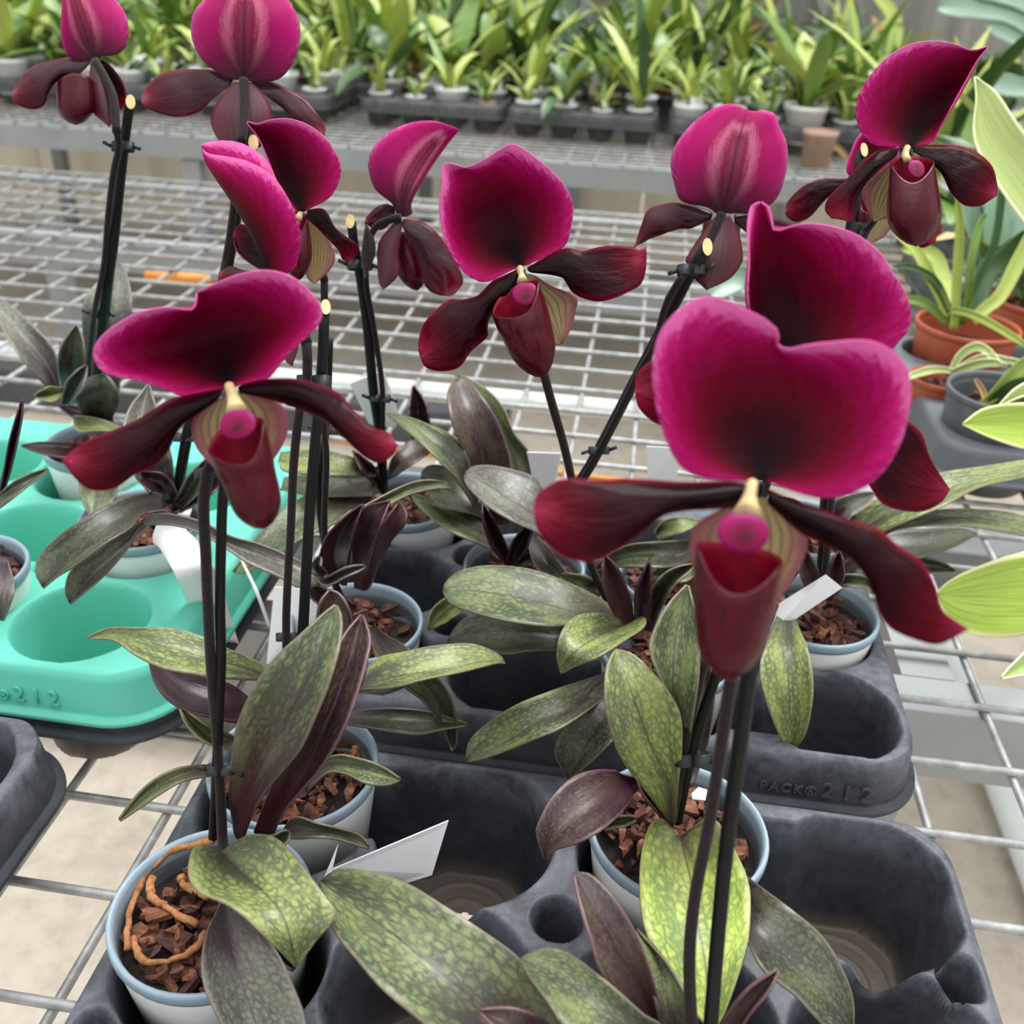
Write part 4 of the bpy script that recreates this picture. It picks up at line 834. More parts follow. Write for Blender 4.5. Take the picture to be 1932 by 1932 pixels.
leafo(P8, '1590,1060 1640,1020 1681,1003 1750,997 1812,996 1845,1006', '1590,1070 1680,1035 1760,1025 1845,1006', '1590,1080 1650,1062 1700,1055 1739,1051 1800,1030 1845,1006', (.1, .115, .115, .11), 'lf_dark', .003)
leaf(P8, '1640,1080 1700,1068 1760,1070 1806,1078', [10, 16, 16, 4], [10, 12, 12, 4], (.1, .108, .105, .1), 'lf_dark')
leaf(P8, '1540,1130 1525,1080 1515,1030', [10, 18, 5], [10, 22, 5], (.1, .14, .17), 'lf_maroon')
leaf(P8, '1560,1130 1575,1080 1585,1035', [10, 18, 5], [10, 22, 5], (.1, .14, .165), 'lf_maroon')
leaf(P8, '1575,1120 1590,1098 1640,1102 1650,1120', [4, 12, 12, 4], [4, 8, 8, 3], (.1, .11, .11, .1), 'lf_green')
leaf(P8, '1500,1090 1465,1060 1430,1050', [14, 24, 8], [14, 24, 8], (.12, .145, .14), 'lf_green')
d8 = dep(1550, 1130, .1)
F11 = flower(P8, 1717, 276, .522, '1700,330 1660,400 1630,440', .545, (5, 7))
ptube('flower_stem', '1632,437 1605,520 1585,700 1568,950 1552,1130', [.545, .57, .6, d8], [.0024, .0022, .0024], 'stem', P8)
s8 = stake(P8, '1622,420 1600,520 1580,700 1562,950 1545,1132', [.556, .58, .61, d8+.003], (13, 10))
clip(s8, 1596, 560, .575, 17, 1)
B(F11, 'dorsal_sepal', '1705,274 1678,275 1649,272 1627,250 1616,217 1621,181 1641,145 1674,109 1714,85 1757,78 1797,83 1832,96 1864,88', '1717,275 1750,217 1797,156 1841,106 1864,88', '1730,274 1757,268 1768,250 1793,203 1819,156 1844,112 1864,88',
  SF, .522, dm=(0, 10, 12, 6, 0), dl=(0, -4, -10, -12, -8, 0), dr=(0, 0, 0, 0, 0), n=40, k=9)
B(F11, 'petal', '1696,279 1659,283 1627,304 1594,341 1565,370 1556,395 1569,413', '1694,286 1640,325 1600,368 1585,414', '1692,294 1659,319 1634,348 1616,377 1611,413 1600,419', PF, .518, dm=(0, -4, -5, -4), dl=(0, 2, 0, -2), dr=(0, 2, 0, -2), n=34, ruf=.6)
B(F11, 'petal', '1721,274 1768,273 1812,275 1848,290 1873,315 1882,350 1882,368', '1722,280 1780,312 1835,342 1882,368', '1722,286 1746,301 1775,326 1793,362 1819,387 1848,389 1868,378 1882,368', PF, .518, dm=(0, -4, -6, -4), dl=(0, 0, -4, -4), dr=(0, 0, -4, -4), n=34, ruf=.8)
B(F11, 'synsepal', '1690,300 1660,325 1638,344 1627,366 1639,400 1649,418', '1700,300 1680,365 1649,418', '1715,300 1725,350 1700,400 1649,418', YF, .524, dm=(4, 8, 10), dl=(4, 6, 10), dr=(4, 6, 10))
pouch(F11, (1722, 330), (1728, 465), [40, 46, 51, 52, 48, 34], .521, ear=(26, 22), dip=14, off=-14)
column(F11, '1712,278 1708,292 1713,304', .518, [6, 7, 7], (-1, -8)); staminode(F11, 1729, 318, 30, 42, .518, -16)
# behind it, a second flower of the same pot row
P12 = pot('orchid hidden behind the upper right flower, only its dark petals and cut stake showing', (.148, .668), .093, .0425, seed=19)
leaf(P12, '1545,1000 1590,960 1650,930', [10, 20, 6], [10, 20, 6], (.1, .13, .13), 'lf_grey')
leaf(P12, '1530,1000 1490,960 1440,950', [10, 20, 6], [10, 20, 6], (.1, .13, .13), 'lf_purple')
d12 = dep(1545, 1010, .1)
F12 = flower(P12, 1640, 336, .6, '1632,370 1622,420 1612,450', .605, (5, 6))
ptube('flower_stem', '1613,447 1600,560 1570,800 1548,1010', [.605, .64, .68, d12], [.0022, .002, .0022], 'stem', P12)
s12 = stake(P12, '1625,286 1616,310 1622,362 1604,430 1585,620 1552,1010', [.588, .6, .63, d12+.003], (9, 10), cut=.5)
B(F12, 'dorsal_sepal', '1628,342 1598,325 1607,284 1622,254 1650,235', '1640,336 1645,290 1650,235', '1655,335 1692,300 1690,262 1650,235', SF, .6, dm=(0, 4, 0), dl=(0, 2, 0), dr=(0, 2, 0))
B(F12, 'petal', '1620,335 1587,337 1551,337 1515,351 1486,380 1482,399', '1620,345 1555,358 1510,382 1482,399', '1618,355 1591,350 1558,377 1529,409 1504,419 1486,410 1482,399', PF, .598, dm=(0, -4, -6), dl=(0, -2, -6), dr=(0, -2, -6))
B(F12, 'synsepal', '1640,345 1622,400 1617,435 1620,456', '1655,350 1655,410 1634,462', '1675,350 1690,400 1670,445 1634,462', YF, .602, dm=(4, 6, 8), dl=(4, 6, 8), dr=(4, 6, 8))
B(F12, 'petal', '1680,345 1715,420 1735,466 1765,458', '1690,345 1735,410 1770,440', '1700,345 1760,400 1776,425 1774,440', PF, .596, dm=(0, 0, 0), dl=(0, 2, 0), dr=(0, 2, 0))
pouch(F12, (1640, 372), (1626, 452), [16, 20, 20, 16, 10], .598, off=-4)

# ------------------------------------------------------------------ P5: pot below the lower edge of the picture, big blurred flower
P5 = pot('orchid with the biggest, blurred flower at right front and leaves along the lower edge', (.05, .182), .095, .0445, seed=21, n=60)
leafo(P5, '1250,1960 1235,1870 1215,1800 1200,1755', '1275,1965 1262,1870 1240,1800 1200,1755', '1305,1965 1300,1900 1265,1830 1200,1755', (.11, .13, .13, .125), 'lf_green', .004)
leafo(P5, '1260,1975 1216,1928 1180,1889 1136,1831 1118,1776 1096,1704 1084,1646', '1268,1978 1225,1900 1170,1800 1125,1720 1084,1646', '1280,1975 1252,1932 1241,1885 1216,1802 1187,1740 1154,1689 1114,1649 1084,1646', (.105, .14, .165, .175), 'lf_purple', .004)
leafo(P5, '1300,1985 1250,1935 1216,1917 1162,1870 1107,1823 1064,1794 1024,1789 980,1807', '1280,2000 1180,1935 1120,1890 1050,1840 980,1807', '1250,2010 1120,1975 1064,1930 1035,1889 1002,1845 980,1807', (.11, .14, .15, .15, .145), 'lf_green', .004)
leafo(P5, '1345,1985 1370,1921 1413,1867 1467,1831', '1360,1990 1410,1900 1467,1831', '1375,1990 1406,1921 1449,1868 1467,1831', (.11, .14, .16), 'lf_purple', .003)
d5 = dep(1325, 1985, .14)
F2 = flower(P5, 1435, 912, .272, '1420,1000 1395,1180 1378,1285', .30, (8, 12))
ptube('flower_stem', '1380,1275 1357,1432 1337,1559 1312,1686 1301,1794 1303,1903 1310,1990', [.30, .318, .336, d5], [.0021, .0021, .0024], 'stem', P5)
s5 = stake(P5, '1418,1240 1410,1300 1393,1432 1373,1577 1355,1758 1341,1932 1335,1990', [.305, .322, .338, d5+.002], (16, 14))
B(F2, 'dorsal_sepal', '1420,908 1341,903 1297,888 1272,859 1250,805 1236,740 1234,682 1246,631 1272,595 1304,570 1337,560 1377,570 1413,588 1442,602 1466,625 1464,650', '1435,907 1441,830 1459,740 1464,650', '1450,908 1507,928 1558,939 1612,928 1660,896 1696,841 1714,776 1717,725 1707,689 1678,660 1638,644 1576,646 1522,653 1484,661 1464,650',
  SF, .274, dm=(0, 7, 9, 4), dl=(0, -2, -6, -8, -6, 2), dr=(0, -2, -6, -8, -6, 2), n=48, k=9)
B(F2, 'petal', '1415,915 1370,908 1288,909 1230,905 1180,903 1143,906 1071,903 1038,914 1012,935 1007,962', '1415,930 1280,945 1150,975 1007,962', '1405,958 1330,962 1290,965 1248,975 1216,1004 1172,1033 1125,1059 1071,1055 1035,1030 1012,995 1007,962', PF, .27, dm=(0, -6, -10, -10), dl=(2, 0, -6, -10), dr=(2, -4, -10, -10), n=38, ruf=.6)
B(F2, 'petal', '1450,922 1500,945 1540,957 1594,977 1656,997 1696,1030 1739,1059 1765,1106 1779,1153 1828,1187', '1448,935 1540,988 1640,1055 1720,1135 1828,1187', '1447,950 1507,1004 1551,1026 1594,1048 1620,1070 1645,1113 1660,1160 1685,1189 1739,1211 1776,1215 1828,1187', PF, .27, dm=(0, -6, -11, -12), dl=(2, -4, -10, -12), dr=(2, -2, -8, -12), n=38, ruf=.6)
B(F2, 'synsepal', '1395,945 1320,985 1304,1015 1308,1070 1350,1130 1418,1150', '1430,940 1425,1050 1418,1150', '1465,945 1515,990 1523,1030 1500,1085 1470,1125 1418,1150', YF, .276, dm=(3, 8, 10), dl=(3, 5, 9), dr=(3, 5, 9))
pouch(F2, (1392, 1080), (1372, 1284), [80, 81, 77, 70, 62, 46], .272, ear=(46, 28), dip=42, off=-16)
column(F2, '1420,910 1414,940 1410,972', .27, [10, 14, 27], (-1, -10)); staminode(F2, 1402, 1004, 94, 78, .27, -18)
# big leaf lying across the front tray from a plant outside the picture
P0 = pot('orchid below the lower edge with one long mottled leaf lying across the front tray', (-.058, .182), .095, .0445, seed=23, n=60)
leafo(P0, '1085,1960 1049,1899 1006,1838 970,1798 908,1754 835,1707 763,1664 691,1642 636,1639 604,1662', '1040,2010 926,1914 890,1881 817,1823 745,1765 672,1711 604,1662', '960,2040 840,1960 770,1903 720,1860 672,1805 633,1758 611,1707 604,1662', (.11, .13, .142, .14, .125), 'lf_green', .006)
leafo(P0, '1050,1975 1040,1935 1000,1912 955,1902 906,1907', '1045,1985 985,1945 906,1907', '1020,1990 960,1960 906,1907', (.12, .145, .15), 'lf_purple', .003)
# ------------------------------------------------------------------ mint tray orchids
P11 = pot('orchid in the front right pot of the mint green tray, with bent white card', (-.322, .548), .112, .0425, seed=25)
leafo(P11, '312,940 297,929 240,936 186,960 141,988 105,1015 75,1048 66,1080 80,1109', '312,950 270,953 210,992 165,1025 114,1067 80,1109', '312,960 270,968 240,998 195,1026 144,1064 105,1088 80,1109', (.15, .165, .165, .15, .135), 'lf_dark', .004)
leafo(P11, '300,960 267,982 220,1010 168,1048 132,1078 123,1114 131,1139', '305,965 261,1010 210,1055 165,1095 131,1139', '305,972 261,998 234,1040 195,1085 156,1118 131,1139', (.135, .14, .135, .12), 'lf_dark', .004)
leafo(P11, '150,890 148,912 156,945 172,975', '185,900 182,935 172,975', '222,905 220,930 200,960 172,975', (.125, .125, .12), 'lf_green', .002)
leafo(P11, '265,982 288,969 330,972 380,985 435,1013 489,1028 543,1049 585,1070 612,1100', '268,985 330,982 440,1024 520,1056 612,1100', '272,989 330,990 380,1005 435,1038 471,1062 536,1091 570,1108 612,1100', (.15, .172, .165, .155, .145), 'lf_grey', .003)
leaf(P11, '330,950 300,915 255,895', [12, 22, 5], [12, 22, 5], (.125, .15, .155), 'lf_maroon')
leaf(P11, '335,955 370,905 392,865', [8, 16, 4], [10, 18, 4], (.125, .15, .165), 'lf_dark')
leaf(P11, '318,955 290,880 270,800 280,725', [14, 36, 38, 6], [14, 36, 38, 6], (.125, .155, .18, .195), 'lf_grey')
leaf(P11, '335,960 420,900 450,890', [8, 14, 4], [8, 14, 4], (.125, .14, .14), 'lf_maroon')
d11 = dep(325, 955, .12)
F10 = flower(P11, 460, 150, .53, '461,190 459,235 455,268', .518, (9, 9), front=False)
ptube('flower_stem', '455,264 446,330 440,399 424,500 395,620 365,740 345,850 325,955', [.518, .57, .61, d11], [.0022, .002, .0023], 'stem', P11)
s11 = stake(P11, '477,272 462,320 447,399 430,500 405,620 370,740 348,850 330,957', [.53, .57, .61, d11+.003], (10, 10), cut=.3)
clip(s11, 349, 825, .6, 17, 1, False)
B(F10, 'dorsal_sepal', '450,150 435,149 406,134 380,112 364,80 360,51 366,22 384,0 405,-25 435,-42 465,-48', '460,149 460,80 462,0 465,-48', '470,152 482,156 525,150 551,123 563,91 567,54 558,22 543,0 520,-25 495,-42 465,-48', SB, .53, dm=(0, -8, -10, 0), dl=(0, 4, 8, 6, 2), dr=(0, 4, 8, 6, 2), n=40, k=8)
B(F10, 'petal', '440,148 413,134 362,130 312,136 283,156 266,182', '437,153 370,168 310,182 266,186', '433,160 402,185 377,210 333,221 290,210 268,196 266,186', PB, .533, dm=(0, 2, 2, 4), dl=(0, 5, 5, 4), dr=(0, 3, 4, 4), ruf=1)
B(F10, 'petal', '475,153 507,152 543,167 576,185 598,214 614,239 612,257', '478,158 540,192 580,225 612,257', '482,166 522,196 543,214 572,243 594,255 612,257', PB, .533, dm=(0, 2, 2, 4), dl=(0, 5, 5, 4), dr=(0, 3, 4, 4), ruf=.8)
B(F10, 'synsepal', '442,157 413,188 397,217 402,246 420,272 455,290', '460,154 458,215 455,290', '478,157 504,188 516,221 508,255 490,278 455,290', YB, .528, dm=(0, -3, 2), dl=(2, 5, 4), dr=(2, 5, 4))
pouch(F10, (458, 190), (455, 285), [34, 38, 36, 32, 20], .548, off=12, face=-1)
P10 = pot('orchid with grey-green leaves in the left pot of the mint green tray', (-.403, .645), .114, .0425, seed=27)
leafo(P10, '105,745 72,712 36,668 0,610 -20,590', '115,750 95,700 50,645 -25,565', '125,755 112,724 105,667 72,624 36,588 0,562 -25,555', (.13, .155, .175, .185), 'lf_grey', .005)
leafo(P10, '125,760 112,711 112,664 130,630 145,614', '135,762 138,700 145,614', '150,760 160,700 158,655 152,630 145,614', (.125, .17, .2), 'lf_dark', .004)
leaf(P10, '126,735 105,742 66,748', [5, 14, 4], [5, 14, 4], (.155, .165, .165), 'lf_bright')
leaf(P10, '122,764 140,728 163,690', [6, 16, 4], [6, 16, 4], (.15, .17, .185), 'lf_grey')
leafo(P10, '175,800 150,775 145,740 165,712 192,706', '190,805 185,760 192,706', '210,795 226,755 218,728 205,710 192,706', (.125, .155, .175), 'lf_dark', .003)
leafo(P10, '228,795 190,775 150,768 108,764', '228,803 165,785 108,764', '228,810 180,798 135,785 108,764', (.13, .135, .135), 'lf_maroon', .003)
leafo(P10, '230,805 200,793 165,787 137,786', '230,810 180,800 137,786', '230,815 185,811 145,812 137,786', (.135, .14, .138), 'lf_bright', .002)
leafo(P10, '165,838 120,836 72,834 40,841', '165,848 100,845 40,841', '165,862 120,863 72,853 40,841', (.125, .13, .128), 'lf_maroon', .002)
leafo(P10, '168,750 160,661 155,614 159,567 181,534 223,495', '195,755 192,690 200,590 223,495', '225,745 236,650 247,588 246,549 236,508 223,495', (.125, .16, .2, .222), 'lf_grey', .005)
d10 = dep(178, 770, .12)
F9 = flower(P10, 179, 114, .6, '199,149 214,186 220,250', .59, (8, 8), front=False)
ptube('flower_stem', '220,245 224,280 214,326 203,417 196,500 179,583 170,653 166,700 172,770', [.59, .64, .69, d10], [.0021, .0019, .0022], 'stem', P10)
s10 = stake(P10, '246,195 239,235 228,326 214,453 204,523 196,600 188,690 180,772', [.6, .64, .69, d10+.003], (9, 10), cut=.3)
clip(s10, 232, 277, .618, 16, 1); clip(s10, 188, 592, .67, 14, 1)
B(F9, 'dorsal_sepal', '172,116 159,116 132,108 120,89 114,62 115,31 116,0 108,-28 120,-58', '179,113 160,60 140,0 120,-58', '186,111 190,106 213,105 230,97 241,79 243,52 236,25 219,0 190,-32 150,-55 120,-58', SB, .6, dm=(0, -6, -8, 0), dl=(0, -2, -2, 0), dr=(0, 4, 8, 6, 2), n=36, k=8)
B(F9, 'petal', '168,117 132,108 104,112 72,121 52,132 37,149 20,178', '166,122 110,135 65,160 20,178', '164,127 141,147 116,150 104,159 93,176 83,199 62,207 35,199 24,188 20,178', PB, .598, dm=(0, -4, -6, -4), dl=(0, 2, 0, -2), dr=(0, 0, -2, -4), ruf=.8)
B(F9, 'petal', '190,112 210,125 232,155 238,186 228,207', '188,118 205,150 228,207', '186,124 195,160 210,195 228,207', PF, .606, dm=(0, 4, 6), dl=(0, 4, 6), dr=(0, 4, 6))
B(F9, 'synsepal', '172,118 167,149 168,186 176,213 192,228 206,240', '180,116 190,170 206,240', '188,115 200,150 212,190 213,226 206,240', YB, .596, dm=(0, -3, 0), dl=(2, 2, 2), dr=(2, 2, 2))
pouch(F9, (142, 158), (144, 236), [32, 36, 37, 33, 24], .6, ear=(4, 4), dip=6, off=-2, face=-1)
P13 = pot('orchid cut off by the left edge in the mint green tray, three leaves showing', (-.405, .465), .112, .0425, seed=29)
leafo(P13, '-30,960 0,930 20,830 42,756', '-20,970 12,880 42,756', '-10,970 15,900 38,800 42,756', (.125, .17, .21), 'lf_maroon', .003)
leafo(P13, '-30,945 0,930 30,907 60,893 90,885', '-30,960 20,930 90,885', '-30,975 0,956 54,914 90,885', (.15, .165, .165), 'lf_dark', .003)
leafo(P13, '20,1060 -5,1050 -30,1090 -30,1150 5,1172', '15,1060 0,1110 5,1172', '12,1058 22,1085 24,1118 5,1172', (.125, .125, .105), 'lf_grey', .003)
P14 = pot('potted orchid behind the biggest flower, only leaves and bark showing', (.052, .58), .093, .0425, seed=31)
leafo(P14, '1235,1010 1250,985 1290,975 1330,985', '1235,1000 1280,990 1330,985', '1240,1020 1290,1002 1330,985', (.11, .125, .12), 'lf_bright', .002)
leaf(P14, '1330,1030 1260,1045 1180,1050 1120,1075', [16, 24, 20, 5], [16, 24, 20, 5], (.105, .12, .118, .105), 'lf_dark')
leaf(P14, '1330,1040 1290,1070 1230,1085', [16, 26, 6], [16, 26, 6], (.1, .11, .1), 'lf_green')
leaf(P14, '1340,1030 1380,1000 1440,990', [12, 22, 6], [12, 22, 6], (.105, .13, .13), 'lf_green')

# ------------------------------------------------------------------ white cards
def card(s, z, label, t=.0006, depth=None, name='plant_card', serr=False):
    p = pts(s); W = [PZ(x, y, zz) if depth is None else PD(x, y, zz) for (x, y), zz in zip(p, z if depth is None else depth)]
    W = np.array(W); nrm = np.cross(W[1]-W[0], W[-1]-W[0]); nrm /= np.linalg.norm(nrm)
    n = len(W); V = np.vstack([W+nrm*t/2, W-nrm*t/2])
    Fc = [tuple(range(n)), tuple(range(2*n-1, n-1, -1))] + [(i, n+i, n+(i+1) % n, (i+1) % n) for i in range(n)]
    return tag(mesh(name, V, Fc, 'tag', smooth=False), label, 'plant label')
def strip(L, R, z, label, n=20):
    tr = lambda s: [PZ(x, y, h) for (x, y), h in zip(catmull(pts(s), n), samp(z, n))]
    a, c = np.array(tr(L)), np.array(tr(R))
    o = sheet('plant_card', a, (a+c)/2, c, ['tag'], None, .0006, k=2, normal=np.array([0, -.5, 1.0])); return tag(o, label, 'plant label')
card('626,1640 846,1548 815,1650 690,1690', (.085, .112, .078, .06), 'large blank white card lying in the front tray beside the nearest pot')
card('612,1655 638,1593 622,1660', (.1, .118, .1), 'thin white sliver of card sticking up beside the nearest pot')
strip('298,985 287,1020 300,1033 330,1084 354,1144 369,1195 387,1222', '362,961 352,1000 369,1018 405,1072 426,1132 440,1180 450,1213', (.12, .13, .135, .1, .07, .045), 'long blank white card bent over the rim of the mint tray pot')
strip('434,1012 455,1060 480,1115 505,1182', '438,1012 460,1060 487,1115 511,1182', (.13, .115, .1, .07), 'narrow white card seen edge-on beside the mint green tray')
card('518,1107 603,1113 585,1250 503,1252', (.11, .11, .06, .06), 'white card standing behind the paired black stems left of the middle')
card('1471,1138 1558,1084 1589,1109 1449,1202', (.12, .15, .14, .1), 'white card leaning out of the pot beneath the biggest flower')
card('660,723 724,698 753,782 746,807 696,800', (.19, .2, .16, .15, .15), 'white card tilted behind the stake of the flower seen from behind')
card('994,853 1058,855 1050,905 1044,918 1008,918', (.16, .16, .135, .13, .13), 'pale card behind the centre flower stem')
card('1219,842 1281,845 1277,912 1222,912', (.17, .17, .14, .14), 'white card half hidden left of the biggest flower, upper right end')
card('1304,1498 1318,1485 1334,1490 1330,1510 1306,1508', (.1, .1, .1, .098, .098), 'small white tag end lying on bark in the pot right of the middle')
# ------------------------------------------------------------------ plants on the right
def leafd(parent, mid, wl, wr, d, mat, fold=.006, n=24, name='leaf', under=None):
    m = catmull(pts(mid), n); t = np.gradient(m, axis=0); t /= np.linalg.norm(t, axis=1)[:, None]+1e-9
    nn = np.column_stack([t[:, 1], -t[:, 0]]); s = np.linspace(0, 1, n)
    end = np.sqrt(np.clip((1-s)/.2, 0, 1))
    a = np.interp(s, np.linspace(0, 1, len(wl)), wl)*end; c = np.interp(s, np.linspace(0, 1, len(wr)), wr)*end
    dd = samp(d, n); Mi = [PD(*p, z) for p, z in zip(m, dd)]
    L = [PD(*(p+q*w), z-fold) for p, q, w, z in zip(m, nn, a, dd)]; R = [PD(*(p-q*w), z-fold*.6) for p, q, w, z in zip(m, nn, c, dd)]
    return sheet(name, L, Mi, R, [mat, under or mat], parent, .0009, round_=.2)
PA = pot('terracotta plastic pot of green strap-leaved shoots in dark soil at right', (.398, 1.185), .098, .060, H=.09, body='terra', rim='terra', bark=False, cat='potted plant', name='potted_plant', cone=.8)
V, Fc = lathe_v([(.0005, .058), (.052, .055)], (.398, 1.185, BZ+.012), 32); o = mesh('soil', V, Fc, 'soil', PA); o['kind'] = 'stuff'
for mid, w, d, m in [('1796,606 1760,530 1727,470 1688,440', 11, (1.13, 1.1, 1.1), 'g_lime'), ('1799,622 1804,560 1808,492 1811,428 1806,370', 9, (1.13, 1.1, 1.06), 'g_lime'),
                     ('1812,610 1826,565 1833,492 1849,425 1862,400', 8, (1.14, 1.1, 1.1), 'g_mid'), ('1815,612 1835,550 1871,476 1886,405 1900,250 1906,180', 7, (1.15, 1.12, 1.08), 'g_deep'),
                     ('1798,600 1768,533 1725,505 1685,502', 6, (1.13, 1.1, 1.08), 'g_deep'), ('1780,612 1786,588 1817,588 1865,608 1950,660', 7, (1.13, 1.1, 1.03), 'g_lime'),
                     ('1835,605 1862,580 1890,555 1932,473 1970,400', 14, (1.15, 1.16, 1.16), 'g_lime'), ('1840,600 1862,512 1897,490 1960,425', 22, (1.17, 1.18, 1.16), 'g_deep'),
                     ('1788,610 1750,575 1715,565 1690,570', 9, (1.13, 1.08, 1.05), 'g_mid'), ('1805,600 1780,520 1760,480 1700,470', 14, (1.17, 1.2, 1.2), 'g_lime')]:
    leafd(PA, mid, [w*.7, w, w*.8], [w*.7, w, w*.8], d, m, .004)
PB = pot('dark grey plastic pot with a yellow-green bulbous shoot at the right edge', (.378, .972), .100, .054, H=.10, body='dkpot', rim='dkpot', n=50, seed=41, cat='potted plant', name='potted_plant', cone=.82, drop=.02)
leafd(PB, '1850,768 1880,742 1910,710 1950,672', [7, 12, 14], [7, 12, 14], (1.0, .99, .98), 'g_lime')
leafd(PB, '1870,765 1910,740 1960,725', [12, 22, 20], [10, 18, 16], (1.0, .98, .97), 'g_deep')
leafd(PB, '1860,768 1855,740 1840,715', [3, 4, 3], [3, 4, 3], (1.0, 1.0, 1.0), 'g_dry')
PC = pot('small terracotta pot with pale arching spider leaves between the large pots at right', (.345, 1.062), .075, .034, H=.07, body='terra', rim='terra', n=30, seed=43, cat='potted plant', name='potted_plant')
for mid, w, d in [('1800,700 1765,697 1730,705 1705,716', 7, (1.07, 1.05, 1.03)), ('1790,705 1833,690 1870,684 1900,690', 8, (1.07, 1.05, 1.04)), ('1795,700 1815,668 1850,655 1890,690', 8, (1.07, 1.06, 1.04)), ('1800,700 1850,675 1900,680 1950,690', 6, (1.07, 1.05, 1.04))]:
    leafd(PC, mid, [w*.6, w, w*.7], [w*.6, w, w*.7], d, 'var_pale', .003)
PDD = pot('terracotta pot mostly hidden at the right edge, behind the strap-leaved pot', (.52, 1.31), .098, .06, H=.09, body='terra', rim='terra', n=30, seed=45, cat='potted plant', name='potted_plant', cone=.8)
leafd(PDD, '1935,560 1905,530 1880,540', [9, 14, 8], [9, 14, 8], (1.26, 1.24, 1.22), 'g_deep')
leafd(PDD, '1940,560 1960,480 1950,420', [9, 14, 8], [9, 14, 8], (1.26, 1.24, 1.22), 'g_mid')
# variegated plant at the right edge
PV = pot('plant with big cream-edged lime leaves reaching in from the right edge', (.50, .70), .09, .05, H=.09, body='dkpot', rim='dkpot', n=30, seed=47, cat='potted plant', name='potted_plant', cone=.8)
vst = [PZ(2110, 1100, .09), PD(2080, 900, .8), PD(2060, 640, .78), PD(2050, 430, .76)]
tube('cane', catmull([(.50, .70, BZ+.07), vst[1], vst[2], vst[3]], 20), [.005, .004, .003], 'g_mid', PV)
def vleaf(L, Mi, R, d, m):
    n = 30; tr = lambda s, o: [PD(x, y, z+o*e) for (x, y), z, e in zip(catmull(pts(s), n), samp(d, n), np.sin(np.linspace(.1, 3.0, n)))]
    sheet('leaf', tr(L, -.008), tr(Mi, 0), tr(R, -.008), [m, m], PV, .001, k=8, round_=.3)
vleaf('2040,520 1960,450 1920,402 1884,350 1848,290 1837,246 1843,188 1840,145', '2045,480 1932,335 1884,272 1855,215 1840,145', '2050,420 1990,310 1932,246 1909,214 1878,170 1840,145', (.76, .75, .74), 'var_pale')
vleaf('2060,880 1990,850 1932,846 1866,824 1817,800', '2060,820 1932,802 1817,800', '2060,770 1990,758 1932,760 1884,764 1848,775 1817,800', (.79, .76, .74), 'var')
vleaf('2080,1120 2000,1170 1932,1199 1884,1204 1830,1197 1790,1176 1772,1140 1769,1122', '2090,1080 2000,1110 1900,1118 1769,1122', '2090,1010 2000,1020 1932,1041 1884,1055 1812,1084 1778,1106 1769,1122', (.78, .72, .68), 'var')
vleaf('2010,1290 1960,1280 1932,1273 1890,1279', '2010,1230 1950,1245 1890,1279', '2010,1180 1960,1205 1932,1233 1905,1260 1890,1279', (.7, .68, .66), 'var_pale')
vleaf('2050,745 1990,738 1932,745 1885,765', '2050,725 1990,725 1885,765', '2050,700 1980,705 1920,730 1885,765', (.79, .77, .76), 'var_pale')

# ------------------------------------------------------------------ young plants, many copies of a few kinds
def strap_v(az, el, ln, w, droop, base=(0, 0, 0), twist=0, nn=6):
    V, uv = [], []; d = np.array([math.cos(az), math.sin(az), 0]); sd = np.array([-math.sin(az), math.cos(az), 0])
    p = np.array(base, float); e = el
    for i in range(nn):
        t = i/(nn-1); ww = w*(math.sin(math.pi*(.12+.86*t))**.7)*(1 if t < .95 else .25)
        dirv = d*math.cos(e)+np.array([0, 0, 1])*math.sin(e); nrm = -d*math.sin(e)+np.array([0, 0, 1])*math.cos(e)
        for k, q in enumerate((-1, 0, 1)):
            V.append(p + sd*q*ww + nrm*abs(q)*ww*.35); uv.append(((q+1)/2, t))
        p = p + dirv*ln/(nn-1); e -= droop/(nn-1)
    Fc = [(i*3+j, i*3+j+1, i*3+j+4, i*3+j+3) for i in range(nn-1) for j in range(2)]
    return V, Fc, uv
def foliage_mesh(name, leaves, mats):
    V, Fc, uv, mi = [], [], [], []
    for (lv, m) in leaves:
        o = len(V); V += [tuple(q) for q in lv[0]]; Fc += [tuple(i+o for i in f) for f in lv[1]]; uv += lv[2]; mi += [m]*len(lv[1])
    me = bpy.data.meshes.new(name); me.from_pydata([tuple(map(float, v)) for v in V], [], Fc)
    for m in mats: me.materials.append(M[m])
    l = me.uv_layers.new(name='UVMap'); idx = np.empty(len(me.loops), int); me.loops.foreach_get('vertex_index', idx)
    l.data.foreach_set('uv', np.array(uv)[idx].ravel()); me.polygons.foreach_set('material_index', mi); me.polygons.foreach_set('use_smooth', [True]*len(Fc)); me.update()
    return me
def simple_pot_mesh(name, R, H, mat):
    V, Fc = lathe_v([(.0005, 0), (R*.75, 0), (R*.94, H-.008), (R, H-.008), (R, H), (R*.9, H), (R*.86, H-.012), (.0005, H-.012)], (0, 0, 0), 20)
    me = bpy.data.meshes.new(name); me.from_pydata(V, [], Fc); me.materials.append(M[mat]); me.materials.append(M['bark'])
    me.polygons.foreach_set('material_index', [1 if i >= 20*6 else 0 for i in range(len(Fc))]); me.polygons.foreach_set('use_smooth', [True]*len(Fc)); me.update(); return me
